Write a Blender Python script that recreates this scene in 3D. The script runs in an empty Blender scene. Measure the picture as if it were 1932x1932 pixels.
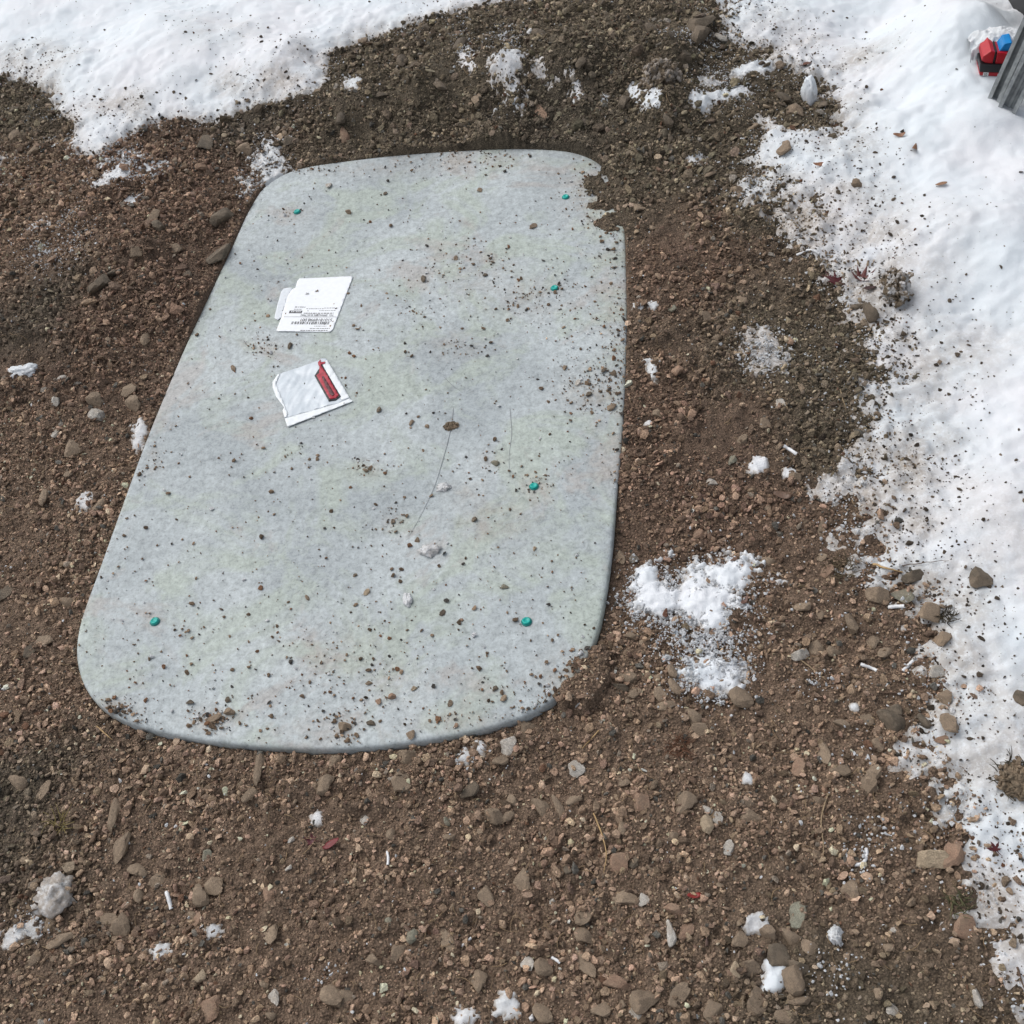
import bpy, bmesh, math, random
import numpy as np
from mathutils import Vector, Matrix

# ------------------------------------------------------------------ camera
sc = bpy.context.scene
CAM_H, FPX, PITCH, ROLL = 1.6, 2050.0, math.radians(49.75), math.radians(-10.75)   # focal length for a 1932 px wide frame
cR, sR, cP, sP = math.cos(ROLL), math.sin(ROLL), math.cos(PITCH), math.sin(PITCH)
FWD = np.array([0, cP, -sP]); UP0 = np.array([0, sP, cP]); RT0 = np.array([1.0, 0, 0])
cam_right = RT0 * cR + UP0 * sR
cam_up = -RT0 * sR + UP0 * cR
cam_d = bpy.data.cameras.new('camera'); cam = bpy.data.objects.new('camera', cam_d)
sc.collection.objects.link(cam); sc.camera = cam
cam_d.sensor_width = 36; cam_d.lens = 36 * FPX / 1932; cam_d.clip_start = .05; cam_d.clip_end = 400
M = Matrix.Identity(4)
for i in range(3):
    M[i][0], M[i][1], M[i][2] = cam_right[i], cam_up[i], -FWD[i]
M[2][3] = CAM_H
cam.matrix_world = M

# ------------------------------------------------------------------ sky, sun, exposure
SUN_EL, SUN_AZ = math.radians(52), math.radians(-50)      # azimuth clockwise from +Y: light from behind left
world = bpy.data.worlds.new('World'); sc.world = world; world.use_nodes = True
wn = world.node_tree.nodes; wl = world.node_tree.links
bg = wn['Background']
sky = wn.new('ShaderNodeTexSky'); sky.sky_type = 'NISHITA'; sky.sun_disc = False
sky.sun_elevation = SUN_EL; sky.sun_rotation = SUN_AZ
sky.air_density = 1.0; sky.dust_density = 4.0; sky.ozone_density = 1.0
hsv = wn.new('ShaderNodeHueSaturation'); hsv.inputs['Saturation'].default_value = .32   # cloud cover: nearly colourless
wl.new(sky.outputs[0], hsv.inputs['Color']); wl.new(hsv.outputs[0], bg.inputs['Color'])
bg.inputs['Strength'].default_value = .15
sun_d = bpy.data.lights.new('sun', 'SUN'); sun_d.energy = .6; sun_d.angle = math.radians(55); sun_d.color = (1, .97, .93)
sun = bpy.data.objects.new('sun', sun_d); sc.collection.objects.link(sun)
sdir = Vector((math.sin(SUN_AZ) * math.cos(SUN_EL), math.cos(SUN_AZ) * math.cos(SUN_EL), math.sin(SUN_EL)))
sun.rotation_euler = sdir.to_track_quat('Z', 'Y').to_euler()
sc.view_settings.view_transform = 'Standard'; sc.view_settings.look = 'None'
sc.view_settings.exposure = .20; sc.view_settings.gamma = 1.0

rng = np.random.default_rng(7); random.seed(7)
COL = sc.collection

# ------------------------------------------------------------------ numeric helpers
def plane(px, py, z=0.0):
    """frame position (1932 units) -> point on the horizontal plane at height z"""
    px = np.asarray(px, float); py = np.asarray(py, float)
    u = (px - 966) / FPX; v = -(py - 966) / FPX
    d = FWD + np.multiply.outer(u, cam_right) + np.multiply.outer(v, cam_up)
    s = (np.asarray(z, float) - CAM_H) / d[..., 2]
    return d[..., 0] * s, d[..., 1] * s

def perlin(x, y, seed=0):
    xi = np.floor(x).astype(np.int64); yi = np.floor(y).astype(np.int64)
    xf = x - xi; yf = y - yi
    def g(ix, iy, dx, dy):
        h = (ix * 374761393 + iy * 668265263 + seed * 974634777) & 0x7fffffff
        h = ((h ^ (h >> 13)) * 1274126177) & 0x7fffffff
        a = ((h ^ (h >> 16)) & 0xffff) * (2 * math.pi / 65536)
        return np.cos(a) * dx + np.sin(a) * dy
    u = xf * xf * xf * (xf * (xf * 6 - 15) + 10); v = yf * yf * yf * (yf * (yf * 6 - 15) + 10)
    a = g(xi, yi, xf, yf); b = g(xi + 1, yi, xf - 1, yf)
    c = g(xi, yi + 1, xf, yf - 1); d = g(xi + 1, yi + 1, xf - 1, yf - 1)
    return ((a + u * (b - a)) * (1 - v) + (c + u * (d - c)) * v) * 1.5

def fbm(x, y, scale, octv=3, seed=0, gain=.5):
    t = 0; a = 1.0; f = 1.0 / scale; n = 0
    for o in range(octv):
        t = t + a * perlin(x * f + 17.3 * o, y * f - 9.1 * o, seed + o); n += a; a *= gain; f *= 2.03
    return t / n

def sdist(x, y, poly):
    """signed distance to a closed polygon, positive inside"""
    P = np.asarray(poly, float); Q = np.roll(P, -1, 0)
    best = np.full(x.shape, 1e9); ins = np.zeros(x.shape, bool)
    for (ax, ay), (bx, by) in zip(P, Q):
        ex, ey = bx - ax, by - ay; L = ex * ex + ey * ey + 1e-12
        t = np.clip(((x - ax) * ex + (y - ay) * ey) / L, 0, 1)
        d = (x - ax - t * ex) ** 2 + (y - ay - t * ey) ** 2
        best = np.minimum(best, d)
        if ay != by:
            c = ((ay > y) != (by > y)) & (x < (bx - ax) * (y - ay) / (by - ay) + ax)
            ins ^= c
    d = np.sqrt(best)
    return np.where(ins, d, -d)

def shepard(x, y, pts, power=3.0, eps=.06):
    """smooth interpolation of (x, y, value) anchors"""
    num = 0; den = 0
    for ax, ay, v in pts:
        w = 1.0 / ((x - ax) ** 2 + (y - ay) ** 2 + eps * eps) ** (power / 2)
        num = num + w * v; den = den + w
    return num / den

def anchors(lst):
    out = []
    for px, py, z in lst:
        X, Y = plane(px, py, max(z, -.02)); out.append((float(X), float(Y), z))
    return out

LID_Z = .030

# ------------------------------------------------------------------ outlines traced on the ground
LID_PX = [(478,385),(492,362),(512,345),(540,329),(580,317),(640,308),(720,298),(800,291),(880,286),(960,283),(1030,284),(1080,289),(1118,302),
          (1146,324),(1166,360),(1177,410),(1181,460),(1183,520),(1184,600),(1182,680),(1179,760),(1174,840),(1168,900),(1162,960),(1156,1030),(1147,1100),
          (1136,1165),(1122,1215),(1102,1258),(1075,1296),(1042,1326),(1000,1350),(945,1370),(880,1386),(800,1400),(720,1410),(650,1415),(580,1416),(500,1412),
          (420,1404),(340,1391),(270,1375),(220,1355),(182,1328),(158,1293),(146,1250),(146,1210),(156,1165),(180,1098),(210,1015),(245,918),(290,798),
          (340,679),(390,569),(440,464),(463,412)]
lx, ly = plane([p[0] for p in LID_PX], [p[1] for p in LID_PX], LID_Z - .006)
LID = np.stack([lx, ly], 1)
def spline_closed(P, n):
    P = np.asarray(P); out = []
    N = len(P)
    for i in range(N):
        p0, p1, p2, p3 = P[i - 1], P[i], P[(i + 1) % N], P[(i + 2) % N]
        for k in range(6):
            t = k / 6
            out.append(.5 * ((2 * p1) + (-p0 + p2) * t + (2 * p0 - 5 * p1 + 4 * p2 - p3) * t * t + (-p0 + 3 * p1 - 3 * p2 + p3) * t ** 3))
    out = np.array(out)
    for _ in range(6): out = (np.roll(out, 1, 0) + 2 * out + np.roll(out, -1, 0)) / 4
    seg = np.linalg.norm(np.roll(out, -1, 0) - out, axis=1); s = np.concatenate([[0], np.cumsum(seg)])
    q = np.linspace(0, s[-1], n, endpoint=False); C = np.vstack([out, out[:1]])
    return np.stack([np.interp(q, s, C[:, 0]), np.interp(q, s, C[:, 1])], 1)
LIDC = spline_closed(LID, 220)

SNOW_A = [(-400,120),(0,158),(60,165),(98,172),(112,220),(132,250),(150,296),(178,300),(205,296),(250,266),(310,246),(360,236),(440,226),(530,206),(600,192),(632,172),
          (634,138),(662,108),(720,86),(800,70),(860,50),(920,38),(1000,32),(1080,22),(1118,2),(1150,-60),(1150,-700),(-900,-700)]
SNOW_B = [(1280,-60),(1300,4),(1340,42),(1352,86),(1368,122),(1400,128),(1450,146),(1482,182),(1546,190),(1562,240),(1548,288),(1492,292),(1462,262),(1448,226),(1432,282),(1408,322),
          (1420,346),(1390,390),(1430,424),(1470,455),(1500,492),(1545,520),(1570,548),(1600,600),(1640,612),(1612,655),(1640,700),(1630,760),(1612,830),(1600,870),(1550,895),
          (1545,940),(1592,962),(1592,1000),(1612,1060),(1626,1100),(1690,1120),(1752,1165),(1722,1205),(1764,1268),(1722,1322),(1700,1380),(1690,1420),(1740,1458),
          (1790,1502),(1752,1548),(1796,1600),(1830,1640),(1842,1700),(1852,1760),(1880,1820),(1932,1882),(2200,2200),(2900,2000),(2900,-700),(1280,-700)]
SNOW_C = [(-200,286),(0,292),(16,300),(22,322),(0,332),(-200,340)]
def to_world(poly, z=0.02):
    a, b = plane([p[0] for p in poly], [max(p[1], -640) for p in poly], z); return np.stack([a, b], 1)
SA, SB, SC_ = to_world(SNOW_A, .05), to_world(SNOW_B, .03), to_world(SNOW_C, .04)

SOIL_H = anchors([(100,1000,.012),(60,500,.03),(250,450,.085),(350,400,.062),(300,540,.06),(200,380,.06),(330,700,.024),(260,900,.014),(190,1050,.012),(130,1200,.010),(150,1330,.004),(300,1500,.002),(300,1600,0),
    (700,1440,.013),(500,1440,.013),(350,1420,.012),(880,1415,.012),(700,1560,.004),(1000,1400,.010),(1000,1500,.002),(1100,1360,.004),(1180,1150,.004),(1150,1260,.010),(1170,1020,.006),(1190,900,.024),(1200,760,.028),(1205,600,.029),(1200,450,.032),(1190,370,.038),(1140,300,.030),
    (1100,272,.012),(1050,268,.014),(1000,266,.018),(850,270,.020),(700,285,.020),(560,302,.024),(470,350,.026),(440,430,.026),(400,520,.026),(650,180,.10),(800,130,.15),(950,90,.19),(1100,60,.21),
    (1250,70,.18),(1250,170,.14),(1100,170,.14),(950,180,.105),(800,222,.055),(950,232,.058),(1100,236,.072),(1180,250,.075),(1350,150,.08),(1300,280,.05),(1400,300,.05),(1500,250,.085),(1400,500,.035),(1500,700,.025),(1400,1000,.008),
    (1500,1300,0),(1700,1300,0),(1000,1800,-.008),(300,1800,0),(1700,1800,0),(300,60,.02),(700,0,.03),(1700,100,.02),(1850,800,0),(1900,1500,0),(0,220,.05),(60,230,.055)])
SNOW_H = anchors([(60,80,.06),(300,100,.07),(600,100,.06),(850,20,.06),(200,250,.05),(1400,60,.028),(1500,130,.03),(1600,60,.05),(1620,200,.03),(1700,100,.13),(1780,90,.19),(1760,180,.12),(1690,230,.05),(1840,60,.18),(1860,150,.11),
    (1900,250,.08),(1750,330,.06),(1600,350,.018),(1530,420,.012),(1650,500,.014),(1780,500,.035),(1900,500,.06),(1700,700,.016),(1800,700,.03),(1910,760,.06),(1700,950,.014),(1800,900,.025),
    (1900,1000,.04),(1700,1050,.014),(1800,1200,.02),(1900,1200,.035),(1800,1400,.016),(1900,1400,.03),(1850,1550,.018),(1900,1700,.02),(1930,1850,.02)])

OVER = [(1150,372,.055),(1168,338,.05),(1152,418,.035),(1130,345,.035),(1116,1272,.036),(1086,1302,.028),(1130,1236,.02)]
OV = [(float(plane(a, b, LID_Z)[0]), float(plane(a, b, LID_Z)[1]), r) for a, b, r in OVER]

def soil_fields(X, Y, fine=True):
    z = shepard(X, Y, SOIL_H)
    near = np.exp(-np.maximum(0, np.hypot(X - .2, Y - 1.7) - 2.6) / .8)
    z = z * near
    dl = sdist(X, Y, LIDC)
    n1 = fbm(X, Y, .22, 3, 1); n2 = fbm(X, Y, .055, 3, 5); n3 = fbm(X, Y, .018, 3, 9)
    edge = np.clip(-dl / .06, 0, 1)                       # calmer right beside the lid
    rough = np.clip(.75 + .6 * fbm(X, Y, .35, 2, 77), .35, 1.3)
    z = z + np.clip((z - .025) / .03, 0, 1) * np.maximum(0, fbm(X, Y, .10, 3, 65)) * .046
    z = z + n1 * .010 * (.3 + .7 * edge) + rough * (np.abs(n2) * .030 * (.35 + .65 * edge) + n3 * .0085)
    o = np.zeros_like(X)
    wob = .9 * fbm(X, Y, .045, 3, 61) + .5 * fbm(X, Y, .014, 2, 63)
    for ax, ay, r in OV: o = np.maximum(o, 1 - np.hypot(X - ax, Y - ay) / (r * 1.15) + wob * np.exp(-np.maximum(0, np.hypot(X - ax, Y - ay) - r) / .02))
    o = np.where(o > 0, o, 0)
    zin = np.where(o > 0, LID_Z - .002 + np.minimum(o, .5) * .014 + np.abs(n2) * .006 + n3 * .004, -.03)
    k = np.clip((dl - .001) / .010, 0, 1)
    z_out = np.where((dl > -.05) & (o > 0), np.maximum(z, zin), z)
    z = z_out * (1 - k) + zin * k
    return z, dl, o

def snow_sd(X, Y):
    a = sdist(X, Y, SA); b = sdist(X, Y, SB); c = sdist(X, Y, SC_)
    w = .030 * fbm(X, Y, .16, 2, 21) + .016 * fbm(X, Y, .05, 2, 23) + .010 * fbm(X, Y, .016, 2, 25)
    w = w + .022 * fbm(X, Y, .03, 3, 29)
    wb = w + .055 * fbm(X * .7, Y, .07, 3, 27) + .02 * fbm(X * .4, Y, .02, 2, 28)
    return np.maximum(a + w, c + w), b + wb

BUMPS = [(float(plane(a, b, .1)[0]), float(plane(a, b, .1)[1]), r, h) for a, b, r, h in ((1790,110,.10,.045),(1735,60,.10,.04),(1830,30,.12,.03),(1850,250,.07,.02),(1700,330,.06,-.012),(1760,420,.09,.02),(1880,560,.08,-.02),(1860,420,.10,.02),
    (300,70,.16,.03),(120,120,.10,.02),(520,110,.12,.02),(420,40,.10,-.015),(1900,900,.08,.02),(1690,200,.05,-.02),(1880,1150,.08,.012),(1820,820,.05,-.008))]
def snow_fields(X, Y, zs):
    a, b = snow_sd(X, Y)
    h0 = shepard(X, Y, SNOW_H, 3, .08)
    ta = np.where(a > 0, h0 * (1 - np.exp(-np.maximum(a, 0) / .13)), a * .3)
    tb = np.where(b > 0, h0 * (1 - np.exp(-np.maximum(b, 0) / .16)), b * .16)
    t = np.maximum(ta, tb); s = np.maximum(a, b)
    deep = np.clip(h0 / .08, .12, 1) * np.clip(s / .15, 0, 1)
    lump = fbm(X, Y, .24, 2, 31) * .026 + np.abs(fbm(X, Y, .11, 2, 33)) * .012
    gr = fbm(X, Y, .028, 3, 35) * .009 + fbm(X, Y, .012, 2, 37) * .005
    st = fbm(X * .35 + Y * .2, Y - X * .25, .035, 2, 41) * .006      # scraped and trodden streaks
    edgef = np.clip((s + .03) / .06, 0, 1)
    rg = np.clip(1.15 - h0 / .065, .03, 1) * np.clip(.6 + 1.6 * fbm(X, Y, .18, 2, 39), .1, 1.3)
    cr = np.clip(fbm(X, Y, .045, 2, 47) * 6, -1, 1) * .0035      # broken crust plates
    gr = gr * .7 + cr
    t = t + deep * lump + edgef * (gr * rg + st * np.clip(1.2 - h0 / .08, .1, 1))
    thin = np.clip(1 - h0 / .03, 0, 1)
    t = t - edgef * thin * (np.maximum(0, fbm(X, Y, .06, 3, 43)) * .030 + np.maximum(0, fbm(X * .5, Y, .02, 3, 45) - .05) * .022) * np.exp(-np.maximum(s, 0) / .30)
    for bx_, by_, br_, ba_ in BUMPS: t = t + np.where(s > 0, ba_ * np.exp(-(((X - bx_) ** 2 + (Y - by_) ** 2) / br_ ** 2) ** 1.5), 0)
    under = shepard(X, Y, SOIL_H) * np.exp(-np.maximum(0, np.hypot(X - .2, Y - 1.7) - 2.6) / .8)
    kk = np.clip(t / .03, 0, 1)
    return (zs * (1 - kk * .8) + under * kk * .8) + t, t, s, h0

# tensor grids: fine where the place is seen, stretching far out
def axis(lo, hi, step0, step1, far):
    v = [lo]; 
    while v[-1] < hi:
        f = (v[-1] - lo) / (hi - lo); v.append(v[-1] + step0 + (step1 - step0) * f)
    out = [v[-1]]; s = step1
    while out[-1] < far: s *= 1.35; out.append(out[-1] + s)
    inn = [v[0]]; s = step0
    while inn[-1] > -far: s *= 1.35; inn.append(inn[-1] - s)
    return np.array(inn[:0:-1] + v + out[1:])
GX = axis(-1.75, 2.0, .0058, .0058, 70)
GY = axis(.15, 3.75, .0044, .0085, 70)
XX, YY = np.meshgrid(GX, GY)
ZS, DL, OO = soil_fields(XX, YY)
ZN, TN, SN, H0 = snow_fields(XX, YY, ZS)

def gsample(F, x, y):
    x = np.asarray(x, float); y = np.asarray(y, float)
    i = np.clip(np.searchsorted(GX, x) - 1, 0, len(GX) - 2); j = np.clip(np.searchsorted(GY, y) - 1, 0, len(GY) - 2)
    u = (x - GX[i]) / (GX[i + 1] - GX[i]); v = (y - GY[j]) / (GY[j + 1] - GY[j])
    return F[j, i] * (1 - u) * (1 - v) + F[j, i + 1] * u * (1 - v) + F[j + 1, i] * (1 - u) * v + F[j + 1, i + 1] * u * v
ZLID = np.where(DL > .004, LID_Z, -1)
ZTOP = np.maximum(np.maximum(ZS, np.where(TN > 0, ZN, -1)), ZLID)
def ground_at(px, py):
    """where a frame position meets the built ground, snow or lid"""
    px = np.asarray(px, float); z = np.zeros_like(px)
    for _ in range(8):
        x, y = plane(px, py, z); z = .5 * z + .5 * gsample(ZTOP, x, y)
    x, y = plane(px, py, z)
    return x, y, gsample(ZTOP, x, y)

# soil colour map: what kind of earth lies where, one hollow's shade painted in
PAL = {'tan': (.385, .270, .190), 'red': (.300, .202, .143), 'olive': (.232, .188, .132), 'dark': (.188, .155, .113)}
TONES = [('olive',(1000,150)),('olive',(1250,250)),('olive',(850,200)),('olive',(1250,340)),('olive',(1500,250)),('olive',(1450,400)),('olive',(1560,800)),('olive',(1480,650)),('olive',(1600,720)),('olive',(700,200)),
    ('olive',(1100,60)),('red',(300,450)),('red',(250,350)),('red',(340,560)),('red',(220,620)),('red',(1290,500)),('red',(1300,800)),('red',(1250,950)),('red',(350,310)),('tan',(60,450)),('tan',(60,820)),('tan',(100,1000)),
    ('tan',(100,1300)),('tan',(300,1500)),('tan',(600,1600)),('tan',(1000,1650)),('tan',(1300,1450)),('tan',(1500,1380)),('tan',(300,1800)),('tan',(1000,1850)),('tan',(1600,1700)),('dark',(100,610)),('olive',(60,230)),
    ('dark',(450,240)),('tan',(60,380)),('red',(1450,950)),('tan',(1500,1200)),('dark',(60,1500)),('olive',(1600,1850)),('red',(150,720)),('dark',(1100,255))]  # last anchor darkens the hollow behind the lid: shade put into colour
TW = [(k, float(plane(p[0], p[1], .02)[0]), float(plane(p[0], p[1], .02)[1])) for k, p in TONES]
def soil_colour(X, Y):
    wx = X + .10 * fbm(X, Y, .2, 2, 51); wy = Y + .10 * fbm(X, Y, .2, 2, 53)
    num = np.zeros(X.shape + (3,)); den = np.zeros(X.shape)
    for k, ax, ay in TW:
        w = 1.0 / ((wx - ax) ** 2 + (wy - ay) ** 2 + .01) ** 1.8
        num += w[..., None] * np.array(PAL[k]); den += w
    c = num / den[..., None]
    m = 1 + .22 * fbm(X, Y, .07, 3, 57) + .10 * fbm(X, Y, .02, 2, 59)
    return np.clip(c * m[..., None], .01, 1)

# ------------------------------------------------------------------ material helpers
def mat(name):
    m = bpy.data.materials.new(name); m.use_nodes = True
    nt = m.node_tree; b = nt.nodes['Principled BSDF']
    return m, nt, b
def node(nt, t, **kw):
    n = nt.nodes.new(t)
    for k, v in kw.items():
        if k in n.inputs: n.inputs[k].default_value = v
        else: setattr(n, k, v)
    return n
def noise(nt, scale, detail=4, rough=.55, vec=None, dist=0):
    n = node(nt, 'ShaderNodeTexNoise'); n.inputs['Scale'].default_value = scale
    n.inputs['Detail'].default_value = detail; n.inputs['Roughness'].default_value = rough; n.inputs['Distortion'].default_value = dist
    if vec is not None: nt.links.new(vec, n.inputs['Vector'])
    return n
def ramp(nt, src, stops):
    r = node(nt, 'ShaderNodeValToRGB'); cr = r.color_ramp
    while len(cr.elements) < len(stops): cr.elements.new(.5)
    for e, (p, c) in zip(cr.elements, stops):
        e.position = p; e.color = (c, c, c, 1) if isinstance(c, (int, float)) else (*c, 1)
    nt.links.new(src, r.inputs[0]); return r
def mixc(nt, fac, a, b, mode='MIX'):
    n = node(nt, 'ShaderNodeMix', data_type='RGBA', blend_type=mode)
    for s, v in ((n.inputs[0], fac), (n.inputs[6], a), (n.inputs[7], b)):
        if isinstance(v, (int, float)): s.default_value = v
        elif isinstance(v, tuple): s.default_value = (*v, 1)
        else: nt.links.new(v, s)
    return n.outputs[2]
def bump(nt, b, src, strength, dist):
    n = node(nt, 'ShaderNodeBump'); n.inputs['Strength'].default_value = strength; n.inputs['Distance'].default_value = dist
    nt.links.new(src, n.inputs['Height']); nt.links.new(n.outputs[0], b.inputs['Normal']); return n
def coords(nt, which='Object'):
    return node(nt, 'ShaderNodeTexCoord').outputs[which]
def plain(name, col, rough=.6, metal=0, var=.12, scale=60, bmp=0, spec=None):
    m, nt, b = mat(name); v = coords(nt)
    n = noise(nt, scale, 5, .6, v); r = ramp(nt, n.outputs[0], [(.3, 1 - var), (.7, 1 + var)])
    c = mixc(nt, 1.0, tuple(col), r.outputs[0], 'MULTIPLY')
    nt.links.new(c, b.inputs['Base Color']); b.inputs['Roughness'].default_value = rough; b.inputs['Metallic'].default_value = metal
    if spec is not None: b.inputs['Specular IOR Level'].default_value = spec
    if bmp: bump(nt, b, n.outputs[0], .5, bmp)
    return m

# soil
M_SOIL, nt, b = mat('soil')
at = node(nt, 'ShaderNodeAttribute', attribute_name='col'); P = coords(nt)
n1 = noise(nt, 320, 6, .7, P); n2 = noise(nt, 90, 5, .65, P)
c = mixc(nt, 1.0, at.outputs['Color'], ramp(nt, n1.outputs[0], [(.32, .45), (.5, .95), (.72, 1.55)]).outputs[0], 'MULTIPLY')
c = mixc(nt, 1.0, c, ramp(nt, n2.outputs[0], [(.3, .72), (.7, 1.25)]).outputs[0], 'MULTIPLY')
vo = node(nt, 'ShaderNodeTexVoronoi', feature='F1'); vo.inputs['Scale'].default_value = 260; nt.links.new(P, vo.inputs['Vector'])
c = mixc(nt, 1.0, c, ramp(nt, vo.outputs['Distance'], [(.1, 1.15), (.75, .6)]).outputs[0], 'MULTIPLY')
nt.links.new(c, b.inputs['Base Color']); b.inputs['Roughness'].default_value = .85; b.inputs['Specular IOR Level'].default_value = .25
ad = node(nt, 'ShaderNodeMath', operation='ADD'); nt.links.new(n1.outputs[0], ad.inputs[0]); nt.links.new(vo.outputs['Distance'], ad.inputs[1])
bump(nt, b, ad.outputs[0], .8, .004)

# loose crumbs and far stones: colour carried by each piece
M_CRUMB, nt, b = mat('soil_crumb')
at = node(nt, 'ShaderNodeAttribute', attribute_name='col', attribute_type='INSTANCER'); P = coords(nt)
n1 = noise(nt, 2.2, 4, .65, P)
c = mixc(nt, 1.0, at.outputs['Color'], ramp(nt, n1.outputs[0], [(.3, .65), (.7, 1.3)]).outputs[0], 'MULTIPLY')
nt.links.new(c, b.inputs['Base Color']); b.inputs['Roughness'].default_value = .85; b.inputs['Specular IOR Level'].default_value = .25
bump(nt, b, n1.outputs[0], .6, .15)

# stones that are objects: colour from the object, dusted with soil
M_STONE, nt, b = mat('stone')
oi = node(nt, 'ShaderNodeObjectInfo'); P = coords(nt)
ofs = node(nt, 'ShaderNodeVectorMath', operation='ADD'); nt.links.new(P, ofs.inputs[0])
sc3 = node(nt, 'ShaderNodeVectorMath', operation='SCALE'); nt.links.new(oi.outputs['Location'], sc3.inputs[0]); sc3.inputs['Scale'].default_value = 37.0
nt.links.new(sc3.outputs[0], ofs.inputs[1]); V = ofs.outputs[0]
n1 = noise(nt, 2.2, 6, .75, V); n2 = noise(nt, 11.0, 6, .8, V); n3 = noise(nt, 1.0, 3, .6, V)
c = mixc(nt, 1.0, oi.outputs['Color'], ramp(nt, n1.outputs[0], [(.3, .7), (.7, 1.25)]).outputs[0], 'MULTIPLY')
c = mixc(nt, 1.0, c, ramp(nt, n2.outputs[0], [(.35, .6), (.65, 1.4)]).outputs[0], 'MULTIPLY')
c = mixc(nt, ramp(nt, n3.outputs[0], [(.40, .0), (.62, .38)]).outputs[0], c, (.305, .236, .170))
nt.links.new(c, b.inputs['Base Color']); b.inputs['Roughness'].default_value = .75; b.inputs['Specular IOR Level'].default_value = .3
bump(nt, b, n2.outputs[0], .5, .05)

# snow
M_SNOW, nt, b = mat('snow')
at = node(nt, 'ShaderNodeAttribute', attribute_name='dirt'); P = coords(nt)
n1 = noise(nt, 75, 6, .8, P); n2 = noise(nt, 260, 4, .7, P); n3 = noise(nt, 4, 4, .6, P)
sp = node(nt, 'ShaderNodeMath', operation='MULTIPLY'); nt.links.new(ramp(nt, n1.outputs[0], [(.36, 0), (.54, 1)]).outputs[0], sp.inputs[0]); nt.links.new(at.outputs['Fac'], sp.inputs[1])
tint = mixc(nt, ramp(nt, n3.outputs[0], [(.4, 0), (.65, 1)]).outputs[0], (.68, .735, .775), (.73, .745, .775))
st_ = node(nt, 'ShaderNodeMath', operation='MULTIPLY'); nt.links.new(at.outputs['Fac'], st_.inputs[0]); st_.inputs[1].default_value = .5
c = mixc(nt, st_.outputs[0], tint, (.47, .425, .375))
c = mixc(nt, sp.outputs[0], c, (.30, .255, .21))
nt.links.new(c, b.inputs['Base Color']); b.inputs['Roughness'].default_value = .55; b.inputs['Specular IOR Level'].default_value = .3
ad = node(nt, 'ShaderNodeMath', operation='ADD'); nt.links.new(n1.outputs[0], ad.inputs[0]); nt.links.new(n2.outputs[0], ad.inputs[1])
bump(nt, b, ad.outputs[0], .35, .004)

# ------------------------------------------------------------------ object helpers
def tag(o, label, cat, group=None):
    o['label'] = label; o['category'] = cat
    if group: o['group'] = group
    return o
def link(name, me, m=None, parent=None):
    o = bpy.data.objects.new(name, me); COL.objects.link(o)
    if m is not None and me is not None and len(me.materials) == 0: me.materials.append(m)
    if parent is not None: o.parent = parent
    return o
def mesh_np(name, V, F, smooth=True):
    V = np.asarray(V, np.float32); F = np.asarray(F, np.int32); k = F.shape[1]
    me = bpy.data.meshes.new(name); me.vertices.add(len(V)); me.vertices.foreach_set('co', V.ravel())
    me.loops.add(F.size); me.loops.foreach_set('vertex_index', F.ravel())
    me.polygons.add(len(F)); me.polygons.foreach_set('loop_start', np.arange(0, F.size, k, dtype=np.int32))
    me.polygons.foreach_set('use_smooth', np.full(len(F), smooth)); me.update(calc_edges=True); me.validate(); return me
def grid_mesh(name, X, Y, Z, keep=None):
    h, w = X.shape; idx = np.arange(h * w).reshape(h, w)
    F = np.stack([idx[:-1, :-1], idx[:-1, 1:], idx[1:, 1:], idx[1:, :-1]], -1).reshape(-1, 4)
    if keep is not None: F = F[keep.ravel()]
    used = np.unique(F); mp = np.full(h * w, -1, np.int64); mp[used] = np.arange(len(used))
    V = np.stack([X.ravel(), Y.ravel(), Z.ravel()], 1)[used]
    return mesh_np(name, V, mp[F]), used
def set_col(me, name, C):
    a = me.attributes.new(name, 'FLOAT_COLOR', 'POINT')
    C = np.concatenate([C, np.ones((len(C), 1))], 1).astype(np.float32); a.data.foreach_set('color', C.ravel())
def set_f(me, name, v):
    a = me.attributes.new(name, 'FLOAT', 'POINT'); a.data.foreach_set('value', np.asarray(v, np.float32).ravel())
def any4(K): return K[:-1, :-1] | K[:-1, 1:] | K[1:, 1:] | K[1:, :-1]

# ------------------------------------------------------------------ ground: earth, then snow
me, used = grid_mesh('soil', XX, YY, ZS, any4(DL < .17))
set_col(me, 'col', soil_colour(XX.ravel()[used], YY.ravel()[used]) * .56)  # base earth darkened: shade of the gaps between crumbs painted in
soil = link('soil', me, M_SOIL); soil['kind'] = 'structure'; soil['label'] = 'bare brown gravelly soil around the grey lid'
keep = any4(TN > -.0035)
me, used = grid_mesh('snow', XX, YY, ZN, keep)
xs, ys = XX.ravel()[used], YY.ravel()[used]
dirt = np.clip(1.2 - H0.ravel()[used] / .045, 0, 1) * np.exp(-np.maximum(SN.ravel()[used], 0) / .45) * np.clip(.60 + 1.3 * fbm(xs, ys, .16, 3, 71), 0, 1.2)
dirt = np.maximum(dirt, np.exp(-np.maximum(SN.ravel()[used], 0) / .03) * .9)
SNOW_ME, SNOW_DIRT, SNOW_XY = me, dirt, (xs, ys)
snow = link('snow', me, M_SNOW); snow['kind'] = 'structure'; snow['label'] = 'trodden white snow lying around the bare soil'

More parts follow.
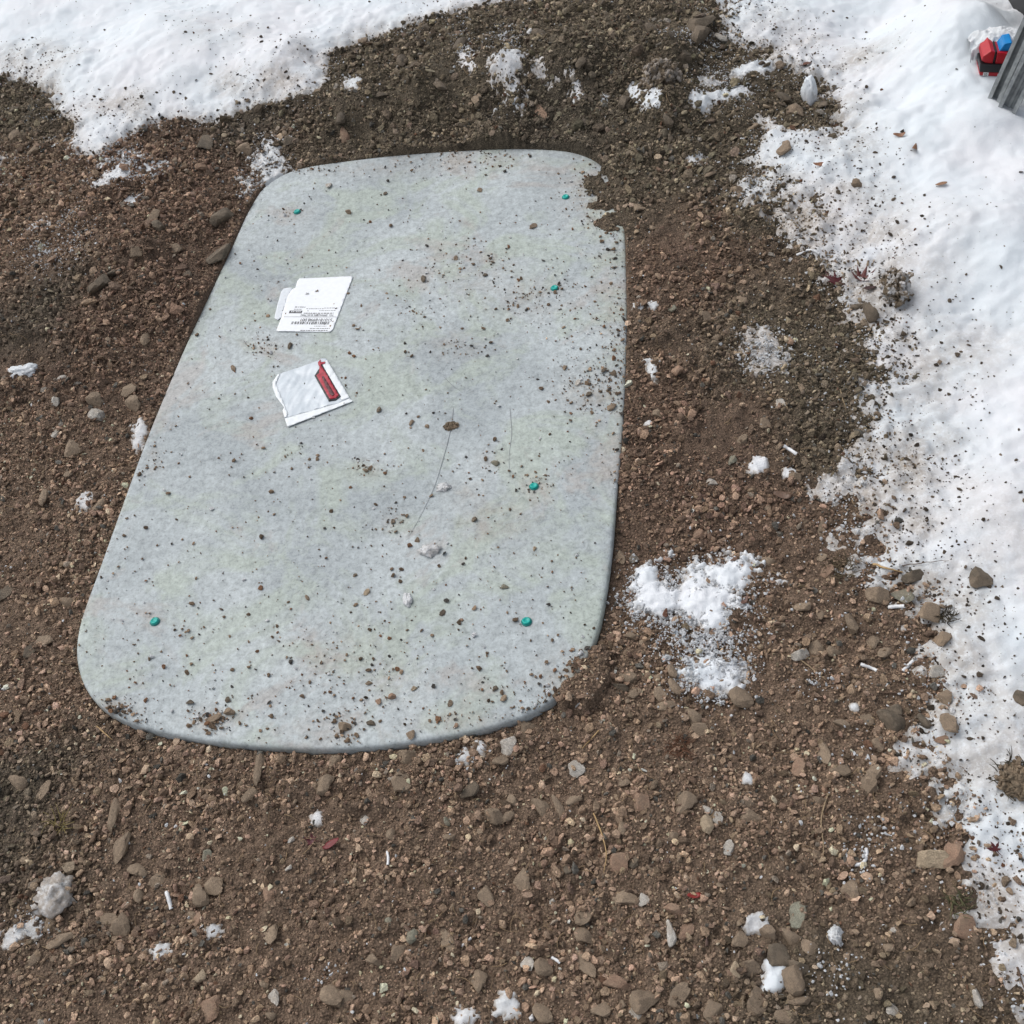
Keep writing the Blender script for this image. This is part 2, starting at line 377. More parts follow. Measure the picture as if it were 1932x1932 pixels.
# ------------------------------------------------------------------ stone shapes
def rock_mesh(name, sub, planes, seed, flat=.7, rough=.05, mat_=None):
    bm = bmesh.new(); bmesh.ops.create_icosphere(bm, subdivisions=sub, radius=1.0)
    r = np.random.default_rng(seed)
    N = r.normal(size=(planes, 3)); N /= np.linalg.norm(N, axis=1)[:, None]; D = r.uniform(.36, .86, planes)
    V = np.array([v.co[:] for v in bm.verts]); V /= np.linalg.norm(V, axis=1)[:, None]
    dot = np.maximum(V @ N.T, 1e-3); rad = np.minimum(D / dot, 1.35)
    k = 80.0; R = -np.log(np.exp(-k * rad).sum(1) + np.exp(-k * 1.1)) / k
    S = R[:, None] * V
    S += V * (rough * (np.sin(S @ r.normal(size=3) * 5 + r.uniform(0, 6)) + np.sin(S @ r.normal(size=3) * 9) * .6))[:, None]
    S += V * (.085 * fbm(S[:, 0] + S[:, 2] * .8 + seed, S[:, 1] - S[:, 2] * .7, .42, 3, seed))[:, None]
    S *= np.array([1, r.uniform(.62, .92), flat * r.uniform(.75, 1.1)])
    S -= (S.max(0) + S.min(0)) / 2; S /= np.abs(S[:, :2]).max()
    for v, c in zip(bm.verts, S): v.co = c
    for f in bm.faces: f.smooth = True
    me = bpy.data.meshes.new(name); bm.to_mesh(me); bm.free()
    if name == 'stone': me.set_sharp_from_angle(angle=.30)
    if name == 'crumb': me.polygons.foreach_set('use_smooth', [False] * len(me.polygons))
    if mat_: me.materials.append(mat_)
    return me
ROCKS = [rock_mesh('stone', 3, 7 + i % 6, 100 + i, (.62, .45, .75)[i % 3], .018, M_STONE) for i in range(18)]
PEB = bpy.data.collections.new('crumb_shapes')
for i in range(12):
    o = bpy.data.objects.new('crumb_shape', rock_mesh('crumb', 2 if i < 5 else 1, 5 + i % 4, 300 + i, .7, .05, M_CRUMB)); PEB.objects.link(o)

def scatter_group():
    g = bpy.data.node_groups.new('scatter', 'GeometryNodeTree')
    g.interface.new_socket('Geometry', in_out='INPUT', socket_type='NodeSocketGeometry')
    g.interface.new_socket('Geometry', in_out='OUTPUT', socket_type='NodeSocketGeometry')
    gi = g.nodes.new('NodeGroupInput'); go = g.nodes.new('NodeGroupOutput')
    ip = g.nodes.new('GeometryNodeInstanceOnPoints'); ci = g.nodes.new('GeometryNodeCollectionInfo')
    ci.inputs['Collection'].default_value = PEB; ci.inputs['Separate Children'].default_value = True; ci.inputs['Reset Children'].default_value = True
    def attr(n, t):
        a = g.nodes.new('GeometryNodeInputNamedAttribute'); a.data_type = t; a.inputs['Name'].default_value = n; return a.outputs['Attribute']
    ip.inputs['Pick Instance'].default_value = True
    g.links.new(gi.outputs[0], ip.inputs['Points']); g.links.new(ci.outputs[0], ip.inputs['Instance'])
    g.links.new(attr('pick', 'INT'), ip.inputs['Instance Index']); g.links.new(attr('rot', 'FLOAT_VECTOR'), ip.inputs['Rotation'])
    g.links.new(attr('scl', 'FLOAT_VECTOR'), ip.inputs['Scale']); g.links.new(ip.outputs[0], go.inputs[0])
    return g
SCAT = scatter_group()
def scatter(name, P, size, colr, label, cat, tilt=.7, squash=(.45, 1.0)):
    n = len(P); me = bpy.data.meshes.new(name); me.vertices.add(n); me.vertices.foreach_set('co', np.asarray(P, np.float32).ravel())
    a = me.attributes.new('pick', 'INT', 'POINT'); a.data.foreach_set('value', rng.integers(0, 12, n).astype(np.int32))
    R = np.stack([rng.normal(0, tilt, n), rng.normal(0, tilt, n), rng.uniform(0, 6.283, n)], 1).astype(np.float32)
    a = me.attributes.new('rot', 'FLOAT_VECTOR', 'POINT'); a.data.foreach_set('vector', R.ravel())
    s = np.asarray(size) * .5; S = np.stack([s, s * rng.uniform(.75, 1.15, n), s * rng.uniform(*squash, n)], 1).astype(np.float32)
    a = me.attributes.new('scl', 'FLOAT_VECTOR', 'POINT'); a.data.foreach_set('vector', S.ravel())
    set_col(me, 'col', colr)
    o = link(name, me); m = o.modifiers.new('scatter', 'NODES'); m.node_group = SCAT
    o['kind'] = 'stuff'; o['label'] = label; o['category'] = cat
    return o
def in_view(x, y, z=.02, pad=60):
    d = np.stack([x, y, np.full_like(x, z) - CAM_H], 1); w = d @ FWD
    px = 966 + FPX * (d @ cam_right) / w; py = 966 - FPX * (d @ cam_up) / w
    return (px > -pad) & (px < 1932 + pad) & (py > -pad) & (py < 1932 + pad) & (w > 0), px, py
def rand_pts(n, pad=90):
    out = []; got = 0
    while got < n:
        x = rng.uniform(-1.9, 2.2, 40000); y = rng.uniform(.1, 3.9, 40000); k, _, _ = in_view(x, y, .03, pad)
        out.append(np.stack([x[k], y[k]], 1)); got += k.sum()
    return np.concatenate(out)[:n]

# ---- crumbs over the bare earth
Q = rand_pts(760000); x, y = Q[:, 0], Q[:, 1]
dl = gsample(DL, x, y); tn = gsample(TN, x, y); oo = gsample(OO, x, y)
bare = ((dl < -.001) | (oo > .02)) & (tn < .008)
calm = fbm(x, y, .3, 2, 81)
p = np.clip(.66 + .9 * calm, .12, 1) * np.where(tn > 0, .35, 1)
k = bare & (rng.random(len(x)) < p); x, y, tn = x[k], y[k], tn[k]; n = len(x)
sz = np.clip(np.exp(rng.normal(math.log(.0034), .60, n)), .0015, .017) * np.clip(1 + .5 * fbm(x, y, .12, 2, 83) + .12 * (gsample(ZS, x, y) > .04), .6, 1.5)
z = np.maximum(gsample(ZS, x, y), np.where(tn > 0, gsample(ZN, x, y) - .001, -1)) + sz * rng.uniform(.02, .40, n)
C = soil_colour(x, y) * np.exp(rng.normal(.10, .48, n))[:, None] * (1 + rng.normal(0, .022, (n, 3)))
g = rng.random(n); lt = g < .022; C[lt] = np.array([.34, .28, .22]) * rng.uniform(.6, 1.4, (lt.sum(), 1))
lt = (g > .035) & (g < .075); C[lt] = np.array([.16, .15, .13]) * rng.uniform(.5, 1.4, (lt.sum(), 1))
lt = (g > .075) & (g < .085); C[lt] = np.array([.22, .125, .080]) * rng.uniform(.6, 1.2, (lt.sum(), 1))
scatter('soil_crumbs', np.stack([x, y, z], 1), sz, np.clip(C, .01, .9), 'loose brown crumbs of earth covering the bare ground', 'soil')

# ---- coarser gravel lying in the earth
Q = rand_pts(7500); x, y = Q[:, 0], Q[:, 1]
k = ((gsample(DL, x, y) < -.01) | (gsample(OO, x, y) > .15)) & (gsample(TN, x, y) < .002) & (rng.random(len(x)) < np.clip(.45 + .9 * fbm(x, y, .25, 2, 91) + .3 * (gsample(ZS, x, y) > .045), .08, 1))
x, y = x[k], y[k]; n = len(x)
sz = np.clip(np.exp(rng.normal(math.log(.0095), .36, n)), .006, .022) * np.where(gsample(ZS, x, y) > .045, 1.7, 1)
C = soil_colour(x, y) * np.exp(rng.normal(.02, .30, n))[:, None] * (1 + rng.normal(0, .03, (n, 3)))
g = rng.random(n); lt = g < .05; C[lt] = np.array([.36, .32, .27]) * rng.uniform(.6, 1.3, (lt.sum(), 1))
scatter('gravel', np.stack([x, y, gsample(ZS, x, y) + sz * rng.uniform(0, .25, n)], 1), sz, np.clip(C, .01, .9), 'small brown gravel strewn through the bare earth', 'gravel', .5, (.5, .95))

# ---- white grains of snow strewn on the earth, thickest beside the snow
Q = rand_pts(190000); x, y = Q[:, 0], Q[:, 1]; sn = gsample(SN, x, y)
PATCH_PX = [(1330,1125,95,75),(1235,1120,65,60),(1345,1275,62,45),(1330,1215,80,60),(960,125,38,26),(882,115,24,26),(510,312,44,42),(480,345,34,26),(235,312,60,34),(1370,178,70,24),(1440,665,52,42),(1340,150,40,30),(1440,320,50,40),
            (90,490,60,50),(150,470,50,60),(60,1740,50,40),(1620,1640,50,30),(1640,1590,70,60),(1560,1830,80,60),(880,1435,50,22),(1550,1280,60,30),(610,1830,40,30),(1300,150,60,30)]
_, px, py = in_view(x, y)
pd = np.zeros(len(x))
for a, b_, r1, r2 in PATCH_PX: pd = np.maximum(pd, np.clip(1.25 - np.hypot((px - a) / r1, (py - b_) / r2), 0, 1))
prob = np.clip(.0055 + .55 * np.exp(sn / .045) * (sn < .05) * np.clip(.5 + 1.3 * fbm(x, y, .08, 2, 95), 0, 1) + .8 * pd ** 1.3, 0, 1)
k = (gsample(DL, x, y) < 0) & (gsample(TN, x, y) < .004) & (rng.random(len(x)) < prob)
x, y = x[k], y[k]
ex, ey = [], []
for a, b_, r1, r2 in PATCH_PX[:11]:
    q = int(r1 * r2 * .30); g1 = rng.normal(a, r1 * .55, q); g2 = rng.normal(b_, r2 * .55, q); u_, v_ = plane(g1, g2, .03 if b_ > 400 else .08); ex.append(u_); ey.append(v_)
ex = np.concatenate(ex); ey = np.concatenate(ey); k = (gsample(DL, ex, ey) < -.002) & (fbm(ex, ey, .03, 3, 301) > -.15)
x = np.concatenate([x, ex[k]]); y = np.concatenate([y, ey[k]]); n = len(x); sz = np.clip(np.exp(rng.normal(math.log(.0029), .45, n)), .0016, .0085)
scatter('snow_grains', np.stack([x, y, gsample(ZS, x, y) + .0055 + sz * .2], 1), sz, np.array([.84, .86, .88]) * rng.uniform(.8, 1.08, (n, 1)), 'white grains of snow sprinkled over the bare earth', 'snow', .6, (.6, 1.0))

# ---- dirt specks on the snow
DIRTY = [(1690,880,100,90,1.0),(1650,780,60,60,.6),(1720,980,90,60,.8),(1560,420,90,50,.8),(1650,500,80,60,.8),(1620,560,70,50,1.0),(1740,1110,80,50,.8),(1680,660,60,50,.8),(1770,1330,70,90,.7),(1800,1500,60,60,.6),(1560,270,60,60,.8),(1840,1050,30,60,.4),
    (1470,400,60,50,.7),(1600,330,80,30,.5),(1600,170,80,30,.6),(1430,60,60,40,.4),(520,200,120,24,.7),(250,240,100,30,.6),(80,150,80,30,.7),(430,120,90,40,.25),(900,30,160,18,.4),(1500,120,60,30,.5),(1880,1640,40,80,.3),(600,160,60,30,.4)]
def dirty(px, py):
    d = np.zeros(len(px))
    for a, b_, r1, r2, w_ in DIRTY: d = np.maximum(d, w_ * np.exp(-((px - a) / r1) ** 2 - ((py - b_) / r2) ** 2))
    return d
Q = rand_pts(230000); x, y = Q[:, 0], Q[:, 1]; sn = gsample(SN, x, y); h0 = gsample(H0, x, y)
thin = np.clip(1.25 - h0 / .05, 0, 1)
_, px, py = in_view(x, y)
prob = .006 + .75 * dirty(px, py) * np.clip(.45 + 1.3 * fbm(x, y, .05, 3, 99), .05, 1) + thin * (.42 * np.exp(-np.maximum(sn, 0) / .13) + .22 * np.clip(.2 + 2.4 * fbm(x, y, .14, 3, 97), 0, 1) * np.exp(-np.maximum(sn, 0) / .5)) + .30 * np.exp(-np.maximum(sn, 0) / .022)
_, px, py = in_view(SNOW_XY[0], SNOW_XY[1])
set_f(SNOW_ME, 'dirt', np.clip(np.maximum(SNOW_DIRT, dirty(px, py) * np.clip(.65 + 1.1 * fbm(SNOW_XY[0], SNOW_XY[1], .09, 3, 103), 0, 1)), 0, 1))
k = (gsample(TN, x, y) > .002) & (rng.random(len(x)) < prob)
x, y = x[k], y[k]; n = len(x); sz = np.clip(np.exp(rng.normal(math.log(.0027), .58, n)), .0012, .014)
C = np.array([.11, .085, .062]) * np.exp(rng.normal(0, .45, n))[:, None]
g = rng.random(n) < .06; C[g] = np.array([.16, .07, .035])
scatter('dirt_specks', np.stack([x, y, gsample(ZN, x, y) + sz * .12], 1), sz, np.clip(C, .01, .6), 'dark specks of earth sprinkled over the trodden snow', 'soil', .5, (.4, .9))
# ------------------------------------------------------------------ the lid
M_LID, nt, b = mat('lid_grey')
P = coords(nt); n1 = noise(nt, 3.2, 5, .6, P, .4); n2 = noise(nt, 70, 6, .75, P, .5); n3 = noise(nt, 5.5, 5, .65, P, .8); n4 = noise(nt, 7.0, 4, .6, P); n5 = noise(nt, 210, 4, .75, P)
mp = node(nt, 'ShaderNodeMapping'); mp.inputs['Scale'].default_value = (60, 9, 1); mp.inputs['Rotation'].default_value = (0, 0, -.22); nt.links.new(P, mp.inputs[0]); n6 = noise(nt, 1.6, 5, .7, mp.outputs[0])
c = mixc(nt, ramp(nt, n1.outputs[0], [(.38, 0), (.60, 1)]).outputs[0], (.325, .362, .376), (.430, .472, .482))
c = mixc(nt, ramp(nt, n3.outputs[0], [(.48, 0), (.60, .7)]).outputs[0], c, (.375, .425, .370))
mv = node(nt, 'ShaderNodeMapping'); mv.inputs['Location'].default_value = (4.2, 1.7, 0); nt.links.new(P, mv.inputs[0]); n7 = noise(nt, 4.6, 5, .7, mv.outputs[0], .6)
c = mixc(nt, ramp(nt, n7.outputs[0], [(.55, 0), (.63, .6)]).outputs[0], c, (.372, .350, .330))
at = node(nt, 'ShaderNodeAttribute', attribute_name='mud'); n8 = noise(nt, 30, 6, .8, P, .3)
mu = node(nt, 'ShaderNodeMath', operation='MULTIPLY'); nt.links.new(at.outputs['Fac'], mu.inputs[0]); nt.links.new(ramp(nt, n8.outputs[0], [(.38, 0), (.66, .95)]).outputs[0], mu.inputs[1])
c = mixc(nt, mu.outputs[0], c, (.315, .262, .205))
c = mixc(nt, 1.0, c, ramp(nt, n2.outputs[0], [(.33, .72), (.5, 1.0), (.68, 1.20)]).outputs[0], 'MULTIPLY')
c = mixc(nt, 1.0, c, ramp(nt, n6.outputs[0], [(.3, .92), (.7, 1.07)]).outputs[0], 'MULTIPLY')
c = mixc(nt, 1.0, c, ramp(nt, n5.outputs[0], [(.30, .70), (.46, 1.0), (.72, 1.12)]).outputs[0], 'MULTIPLY')
nt.links.new(c, b.inputs['Base Color']); b.inputs['Roughness'].default_value = .62; b.inputs['Specular IOR Level'].default_value = .35
bump(nt, b, n2.outputs[0], .18, .002)

C0 = LIDC.mean(0)
area2 = np.sum(LIDC[:, 0] * np.roll(LIDC[:, 1], -1) - np.roll(LIDC[:, 0], -1) * LIDC[:, 1])
if area2 < 0: LIDC = LIDC[::-1].copy()
T_ = np.roll(LIDC, -1, 0) - np.roll(LIDC, 1, 0); T_ /= np.linalg.norm(T_, axis=1)[:, None]
NRM = np.stack([T_[:, 1], -T_[:, 0]], 1)
rings = []
for ins, dz in ((.0, -.085), (.0, -.010), (.0006, -.0055), (.0020, -.0026), (.0045, -.0010), (.009, -.0002), (.014, 0)):
    R_ = LIDC - NRM * ins; rings.append(np.c_[R_, np.full(len(R_), LID_Z + dz)])
inner = LIDC - NRM * .014
for t in np.linspace(.985, .02, 62):
    q = C0 + (inner - C0) * t; rings.append(np.c_[q, np.full(len(q), LID_Z + .0012 * (1 - t))])
n = len(LIDC); V = np.concatenate(rings + [np.array([[*C0, LID_Z + .0012]])]); F = []
for r in range(len(rings) - 1):
    for i in range(n):
        j = (i + 1) % n; F.append((r * n + i, r * n + j, (r + 1) * n + j, (r + 1) * n + i))
V[:, 2] += np.where(V[:, 2] > .02, .0012 * fbm(V[:, 0], V[:, 1], .25, 2, 111), 0)
MUD = [(395,1358,40,22,1),(650,1372,30,26,.9),(740,1290,60,40,.5),(860,1362,90,18,.6),(1120,740,60,40,.7),(1000,560,80,40,.5),(900,520,80,40,.45),(1090,1270,70,40,.8),(215,1338,40,20,.9),(690,885,26,16,.6),(745,985,26,20,.6),(1007,916,26,20,.8),
    (930,870,26,18,.5),(930,980,70,40,.6),(880,930,40,20,.5),(500,655,30,16,.6),(1130,370,60,60,.9),(1160,560,40,120,.5),(1150,850,40,80,.45),(860,655,60,24,.4),(720,320,160,16,.4),(900,305,120,16,.6),(640,1230,100,50,.35),(285,1171,20,14,.6),(993,1171,18,14,.5),(1046,545,20,14,.6),(560,402,30,16,.5),(290,870,16,30,.5)]
_, qx, qy = in_view(V[:, 0], V[:, 1], LID_Z); mud = np.zeros(len(V))
for a, b_, r1, r2, w_ in MUD: mud = np.maximum(mud, w_ * np.exp(-((qx - a) / r1) ** 2 - ((qy - b_) / r2) ** 2))
me = mesh_np('lid_plate', V, F); set_f(me, 'mud', mud); bm = bmesh.new(); bm.from_mesh(me); bm.verts.ensure_lookup_table()
last = len(V) - 1; b0 = (len(rings) - 1) * n
for i in range(n): f = bm.faces.new((bm.verts[b0 + i], bm.verts[b0 + (i + 1) % n], bm.verts[last])); f.smooth = True
bm.to_mesh(me); bm.free()
lid = bpy.data.objects.new('access_lid', None); COL.objects.link(lid)
tag(lid, 'large pale grey rounded-corner lid set flush in the brown soil', 'lid')
link('lid_plate', me, M_LID, lid)
M_TEAL = plain('teal_plastic', (.0, .36, .31), .4, 0, .1, 300); M_TEALD = plain('teal_rim', (.0, .16, .15), .5, 0, .1, 300)
def lathe(profile, seg=20):
    V = []; F = []
    for r, z in profile:
        for k in range(seg): a = 2 * math.pi * k / seg; V.append((r * math.cos(a), r * math.sin(a), z))
    for i in range(len(profile) - 1):
        for k in range(seg): F.append((i * seg + k, i * seg + (k + 1) % seg, (i + 1) * seg + (k + 1) % seg, (i + 1) * seg + k))
    return V, F
cap_me = mesh_np('bolt_cap', *lathe([(.0074, -.002), (.0074, .0026), (.0068, .0038), (.0052, .0042), (.0046, .0034), (.0002, .0032)])); cap_me.materials.append(M_TEAL)
rim_me = mesh_np('cap_rim', *lathe([(.0096, -.002), (.0096, .0007), (.0088, .0011), (.0076, .0007)])); rim_me.materials.append(M_TEALD)
for a, b_ in ((560,398),(1067,370),(1046,542),(1007,916),(993,1171),(291,1171)):
    X, Y = plane(a, b_, LID_Z + .004)
    o = link('bolt_cap', cap_me, None, lid); o.location = (float(X), float(Y), LID_Z + .0012); o.rotation_euler = (random.uniform(-.08, .08), random.uniform(-.08, .08), 0)
    r = link('cap_rim', rim_me, None, o)
# hairline scratches in the lid
def tube(pts, rad, seg=5, taper=True):
    pts = np.asarray(pts, float); V = []; F = []; N = len(pts)
    d = np.gradient(pts, axis=0); d /= np.linalg.norm(d, axis=1)[:, None] + 1e-9
    for i in range(N):
        u = np.cross(d[i], (0, 0, 1.0)); u = u / (np.linalg.norm(u) + 1e-9) if np.linalg.norm(u) > 1e-3 else np.array([1., 0, 0]); w = np.cross(d[i], u)
        t = i / (N - 1); r = (rad if np.isscalar(rad) else rad[i]) * ((.35 + .65 * math.sin(math.pi * min(1, t * .5 + .5))) if taper else 1)
        for k in range(seg):
            a = 2 * math.pi * k / seg; V.append(pts[i] + r * (math.cos(a) * u + math.sin(a) * w))
    for i in range(N - 1):
        for k in range(seg): F.append((i * seg + k, i * seg + (k + 1) % seg, (i + 1) * seg + (k + 1) % seg, (i + 1) * seg + k))
    return V, F
def smooth_line(P, n):
    P = np.asarray(P, float); s = np.concatenate([[0], np.cumsum(np.linalg.norm(np.diff(P, axis=0), axis=1))]); q = np.linspace(0, s[-1], n)
    L = np.stack([np.interp(q, s, P[:, k]) for k in range(P.shape[1])], 1)
    for _ in range(3): L[1:-1] = (L[:-2] + 2 * L[1:-1] + L[2:]) / 4
    return L
M_SCR = plain('scratch_grey', (.315, .335, .345), .7)
for ln in ([(856,770),(848,825),(840,852),(832,880),(822,915),(808,945),(795,972),(772,1012)], [(962,770),(966,820),(960,860),(962,900)], [(838,712),(856,730),(874,742)]):
    L = smooth_line(ln, 22); X, Y = plane(L[:, 0], L[:, 1], LID_Z); 
    link('scratch', mesh_np('scratch', *tube(np.c_[X, Y, np.full(len(X), LID_Z + .0012)], .0006)), M_SCR, lid)

# ------------------------------------------------------------------ paper label and packing pouch
def sheet(name, outline, zf, step=.004, thick=.0004, mat_=None, parent=None):
    """a thin sheet with real thickness from a world outline, its height from zf(x, y)"""
    P = np.asarray(outline); lo = P.min(0) - step; hi = P.max(0) + step
    bm = bmesh.new(); vs = [bm.verts.new((p[0], p[1], 0)) for p in P]; f = bm.faces.new(vs)
    if f.normal.z < 0: f.normal_flip()
    for ax, cnt in ((0, int((hi[0] - lo[0]) / step)), (1, int((hi[1] - lo[1]) / step))):
        for i in range(1, cnt):
            co = [0, 0, 0]; no = [0, 0, 0]; co[ax] = lo[ax] + i * step; no[ax] = 1
            bmesh.ops.bisect_plane(bm, geom=bm.verts[:] + bm.edges[:] + bm.faces[:], plane_co=co, plane_no=no)
    bm.normal_update()
    for f in bm.faces:
        if f.normal.z < 0: f.normal_flip()
    X = np.array([v.co.x for v in bm.verts]); Y = np.array([v.co.y for v in bm.verts]); Z = zf(X, Y)
    for v, z in zip(bm.verts, Z): v.co.z = float(z)
    r = bmesh.ops.solidify(bm, geom=bm.faces[:], thickness=-thick)
    for f in bm.faces: f.smooth = True
    me = bpy.data.meshes.new(name); bm.to_mesh(me); bm.free(); return link(name, me, mat_, parent)
LZ = LID_Z + .0016
def lab(x, y): X, Y = plane(494.6 + x * .104, 494.6 + y * .104, LZ); return np.array([float(X), float(Y)])
def pch(x, y): X, Y = plane(494.6 + x * .104, 656.9 + y * .104, LZ + .002); return np.array([float(X), float(Y)])
M_PAPER = plain('label_paper', (.80, .83, .86), .55, 0, .04, 90); M_INK = plain('black_ink', (.03, .03, .035), .6); M_INKG = plain('grey_ink', (.16, .16, .17), .6)
def lab_z(X, Y): return LZ + .0006 + .0004 * np.sin(X * 40)
label = bpy.data.objects.new('shipping_label', None); COL.objects.link(label)
tag(label, 'torn white paper shipping label printed upside down, stuck on the grey lid', 'label')
sheet('paper', [lab(*p) for p in [(680,300),(1630,262),(1645,290),(1285,1225),(1240,1270),(300,1262),(258,1250),(352,1010),(470,600),(552,495),(605,470),(640,345)]], lab_z, .006, .0004, M_PAPER, label)
def back_z(X, Y): return LZ + .0002 + .0022 * np.clip(fbm(X, Y, .03, 2, 125), 0, 1)
sheet('torn_strip', [lab(*p) for p in [(470,600),(352,1005),(285,1060),(222,1020),(240,930),(345,535),(390,482),(530,462),(550,497)]], back_z, .005, .0004, plain('paper_back', (.66, .70, .74), .6, 0, .06, 120), label)
def print_mesh(name, quads, m):
    V = []; F = []
    for q in quads:
        k = len(V)
        for p in q: V.append((p[0], p[1], float(lab_z(np.array([p[0]]), np.array([p[1]]))[0]) + .0006))
        F.append((k, k + 1, k + 2, k + 3))
    return link(name, mesh_np(name, V, F, False), m, label)
def bar(x0, y0, x1, y1): return [lab(x0, y0), lab(x1, y0), lab(x1, y1), lab(x0, y1)]
def slant(x0, x1, y0, y1, sl=-.42): 
    d = (y1 - y0) * sl; return [lab(x0, y0), lab(x1, y0), lab(x1 + d, y1), lab(x0 + d, y1)]
rr = random.Random(3); bars = []; xx = 548
while xx < 1235:
    w = rr.choice((6, 8, 12, 18)); bars.append(slant(xx, xx + w, 1085, 1135)); xx += w + rr.choice((7, 9, 14, 22))
print_mesh('barcode', bars, M_INK)
print_mesh('rule_line', [bar(395, 998, 1340, 1003)], M_INKG)
print_mesh('black_tag', [slant(505, 735, 888, 935)], M_INK)
words = []
for (x0, x1, y, h) in ((600,790,822,16),(580,720,862,10),(805,1120,850,10),(1130,1360,838,10),(1040,1340,884,9),(870,1230,1208,11),(700,1190,1245,14),(945,1180,1166,9),(760,1300,932,16)):
    xx = x0
    while xx < x1:
        w = rr.uniform(14, 52); words.append(slant(xx, min(xx + w, x1), y - h / 2, y + h / 2)); xx += w + rr.uniform(8, 16)
print_mesh('small_print', words, M_INKG)['kind'] = 'stuff'
print_mesh('tag_lettering', [slant(x, x + 26, 902, 916) for x in (530, 565, 612, 645, 680)], M_PAPER)
def lettering(txt, p0, p1, h, name, m):
    cu = bpy.data.curves.new(name, 'FONT'); cu.body = txt; cu.size = 1; to = bpy.data.objects.new('tmp_text', cu)
    me = bpy.data.meshes.new_from_object(to); bpy.data.objects.remove(to)
    V = np.array([v.co[:] for v in me.vertices]); w = V[:, 0].max() - V[:, 0].min(); hh = .7
    a = lab(*p0); e = lab(*p1) - a; u = lab(p0[0] + h[0], p0[1] + h[1]) - a
    XY = a + ((V[:, 0] - V[:, 0].min()) / w)[:, None] * e + (V[:, 1] / hh)[:, None] * u
    Z = lab_z(XY[:, 0], XY[:, 1]) + .0008
    for v, q, z in zip(me.vertices, XY, Z): v.co = (q[0], q[1], z)
    me.name = name; return link(name, me, m, label)
lettering('S101818998.001', (1278, 1030), (712, 1030), (-18, 50), 'number_lettering', M_INK)
lettering('TO:  EFFINGERS ELECTRIC', (1305, 952), (705, 952), (-12, 34), 'address_lettering', M_INK)

M_FILM, nt, b = mat('clear_film')
P = coords(nt); n1 = noise(nt, 22, 4, .6, P, .6); c = mixc(nt, ramp(nt, n1.outputs[0], [(.35, 0), (.65, 1)]).outputs[0], (.50, .56, .61), (.70, .75, .79))
nt.links.new(c, b.inputs['Base Color']); b.inputs['Roughness'].default_value = .28; b.inputs['Specular IOR Level'].default_value = .6; bump(nt, b, n1.outputs[0], .35, .004)
M_EDGE = plain('film_edge', (.76, .80, .82), .35, 0, .06, 80)
M_RED = plain('red_print', (.36, .012, .030), .4, 0, .25, 120); M_BLK = plain('black_print', (.012, .012, .014), .45)
pd_ = pch(900, 250) - pch(700, 650); pd_ /= np.linalg.norm(pd_); pn = np.array([pd_[1], -pd_[0]])
def pouch_z(X, Y):
    s = (X * pn[0] + Y * pn[1]); return LZ + .0012 + .0035 * np.abs(fbm(s * 1.0, (X * pd_[0] + Y * pd_[1]) * .25, .020, 2, 131)) + .002 * np.clip(fbm(X, Y, .05, 2, 133), 0, 1)
pouch = bpy.data.objects.new('packing_pouch', None); COL.objects.link(pouch)
tag(pouch, 'wrinkled clear plastic packing pouch with a red strip on the grey lid', 'pouch')
sheet('film', [pch(*p) for p in [(1110,180),(1165,190),(1250,330),(1590,905),(1370,1000),(410,1270),(370,1135),(400,1080),(250,880),(190,720),(185,620),(290,480),(440,430),(870,280)]], pouch_z, .004, .0005, M_FILM, pouch)
sheet('bottom_seam', [pch(*p) for p in [(410,1275),(1370,1003),(1592,910),(1640,952),(1636,968),(460,1430)]], lambda X, Y: pouch_z(X, Y) * .5 + (LZ + .0016) * .5, .005, .0006, M_EDGE, pouch)
sheet('side_seam', [pch(*p) for p in [(1180,215),(1588,900),(1440,955),(1420,890),(1100,310),(1150,245)]], lambda X, Y: pouch_z(X, Y) + .0007, .005, .0004, M_EDGE, pouch)
sheet('left_fold', [pch(*p) for p in [(290,485),(330,470),(250,650),(470,1190),(440,1260),(408,1262),(372,1135),(402,1080),(252,880),(192,720),(187,620)]], lambda X, Y: pouch_z(X, Y) + .0012, .005, .0005, M_EDGE, pouch)
sheet('black_border', [pch(*p) for p in [(1030,300),(1090,305),(1430,885),(1355,945),(1215,982),(950,505),(1045,370)]], lambda X, Y: pouch_z(X, Y) + .0013, .005, .0003, M_BLK, pouch)
sheet('red_strip', [pch(*p) for p in [(1042,330),(1075,330),(1150,440),(1395,870),(1345,915),(1235,945),(985,500),(1040,460)]], lambda X, Y: pouch_z(X, Y) + .0019, .005, .0003, M_RED, pouch)
sheet('red_scrap', [pch(*p) for p in [(1015,270),(1060,215),(1070,262),(1150,250),(1140,290),(1080,305),(1060,340),(1030,330)]], lambda X, Y: pouch_z(X, Y) + .0019, .005, .0003, M_RED, pouch)
sheet('strip_print', [pch(*p) for p in [(1085,520),(1120,520),(1320,850),(1290,890),(1230,850),(1180,740),(1150,700)]], lambda X, Y: pouch_z(X, Y) + .0025, .005, .0002, plain('dark_red_print', (.09, .02, .025), .5, 0, .5, 260), pouch)
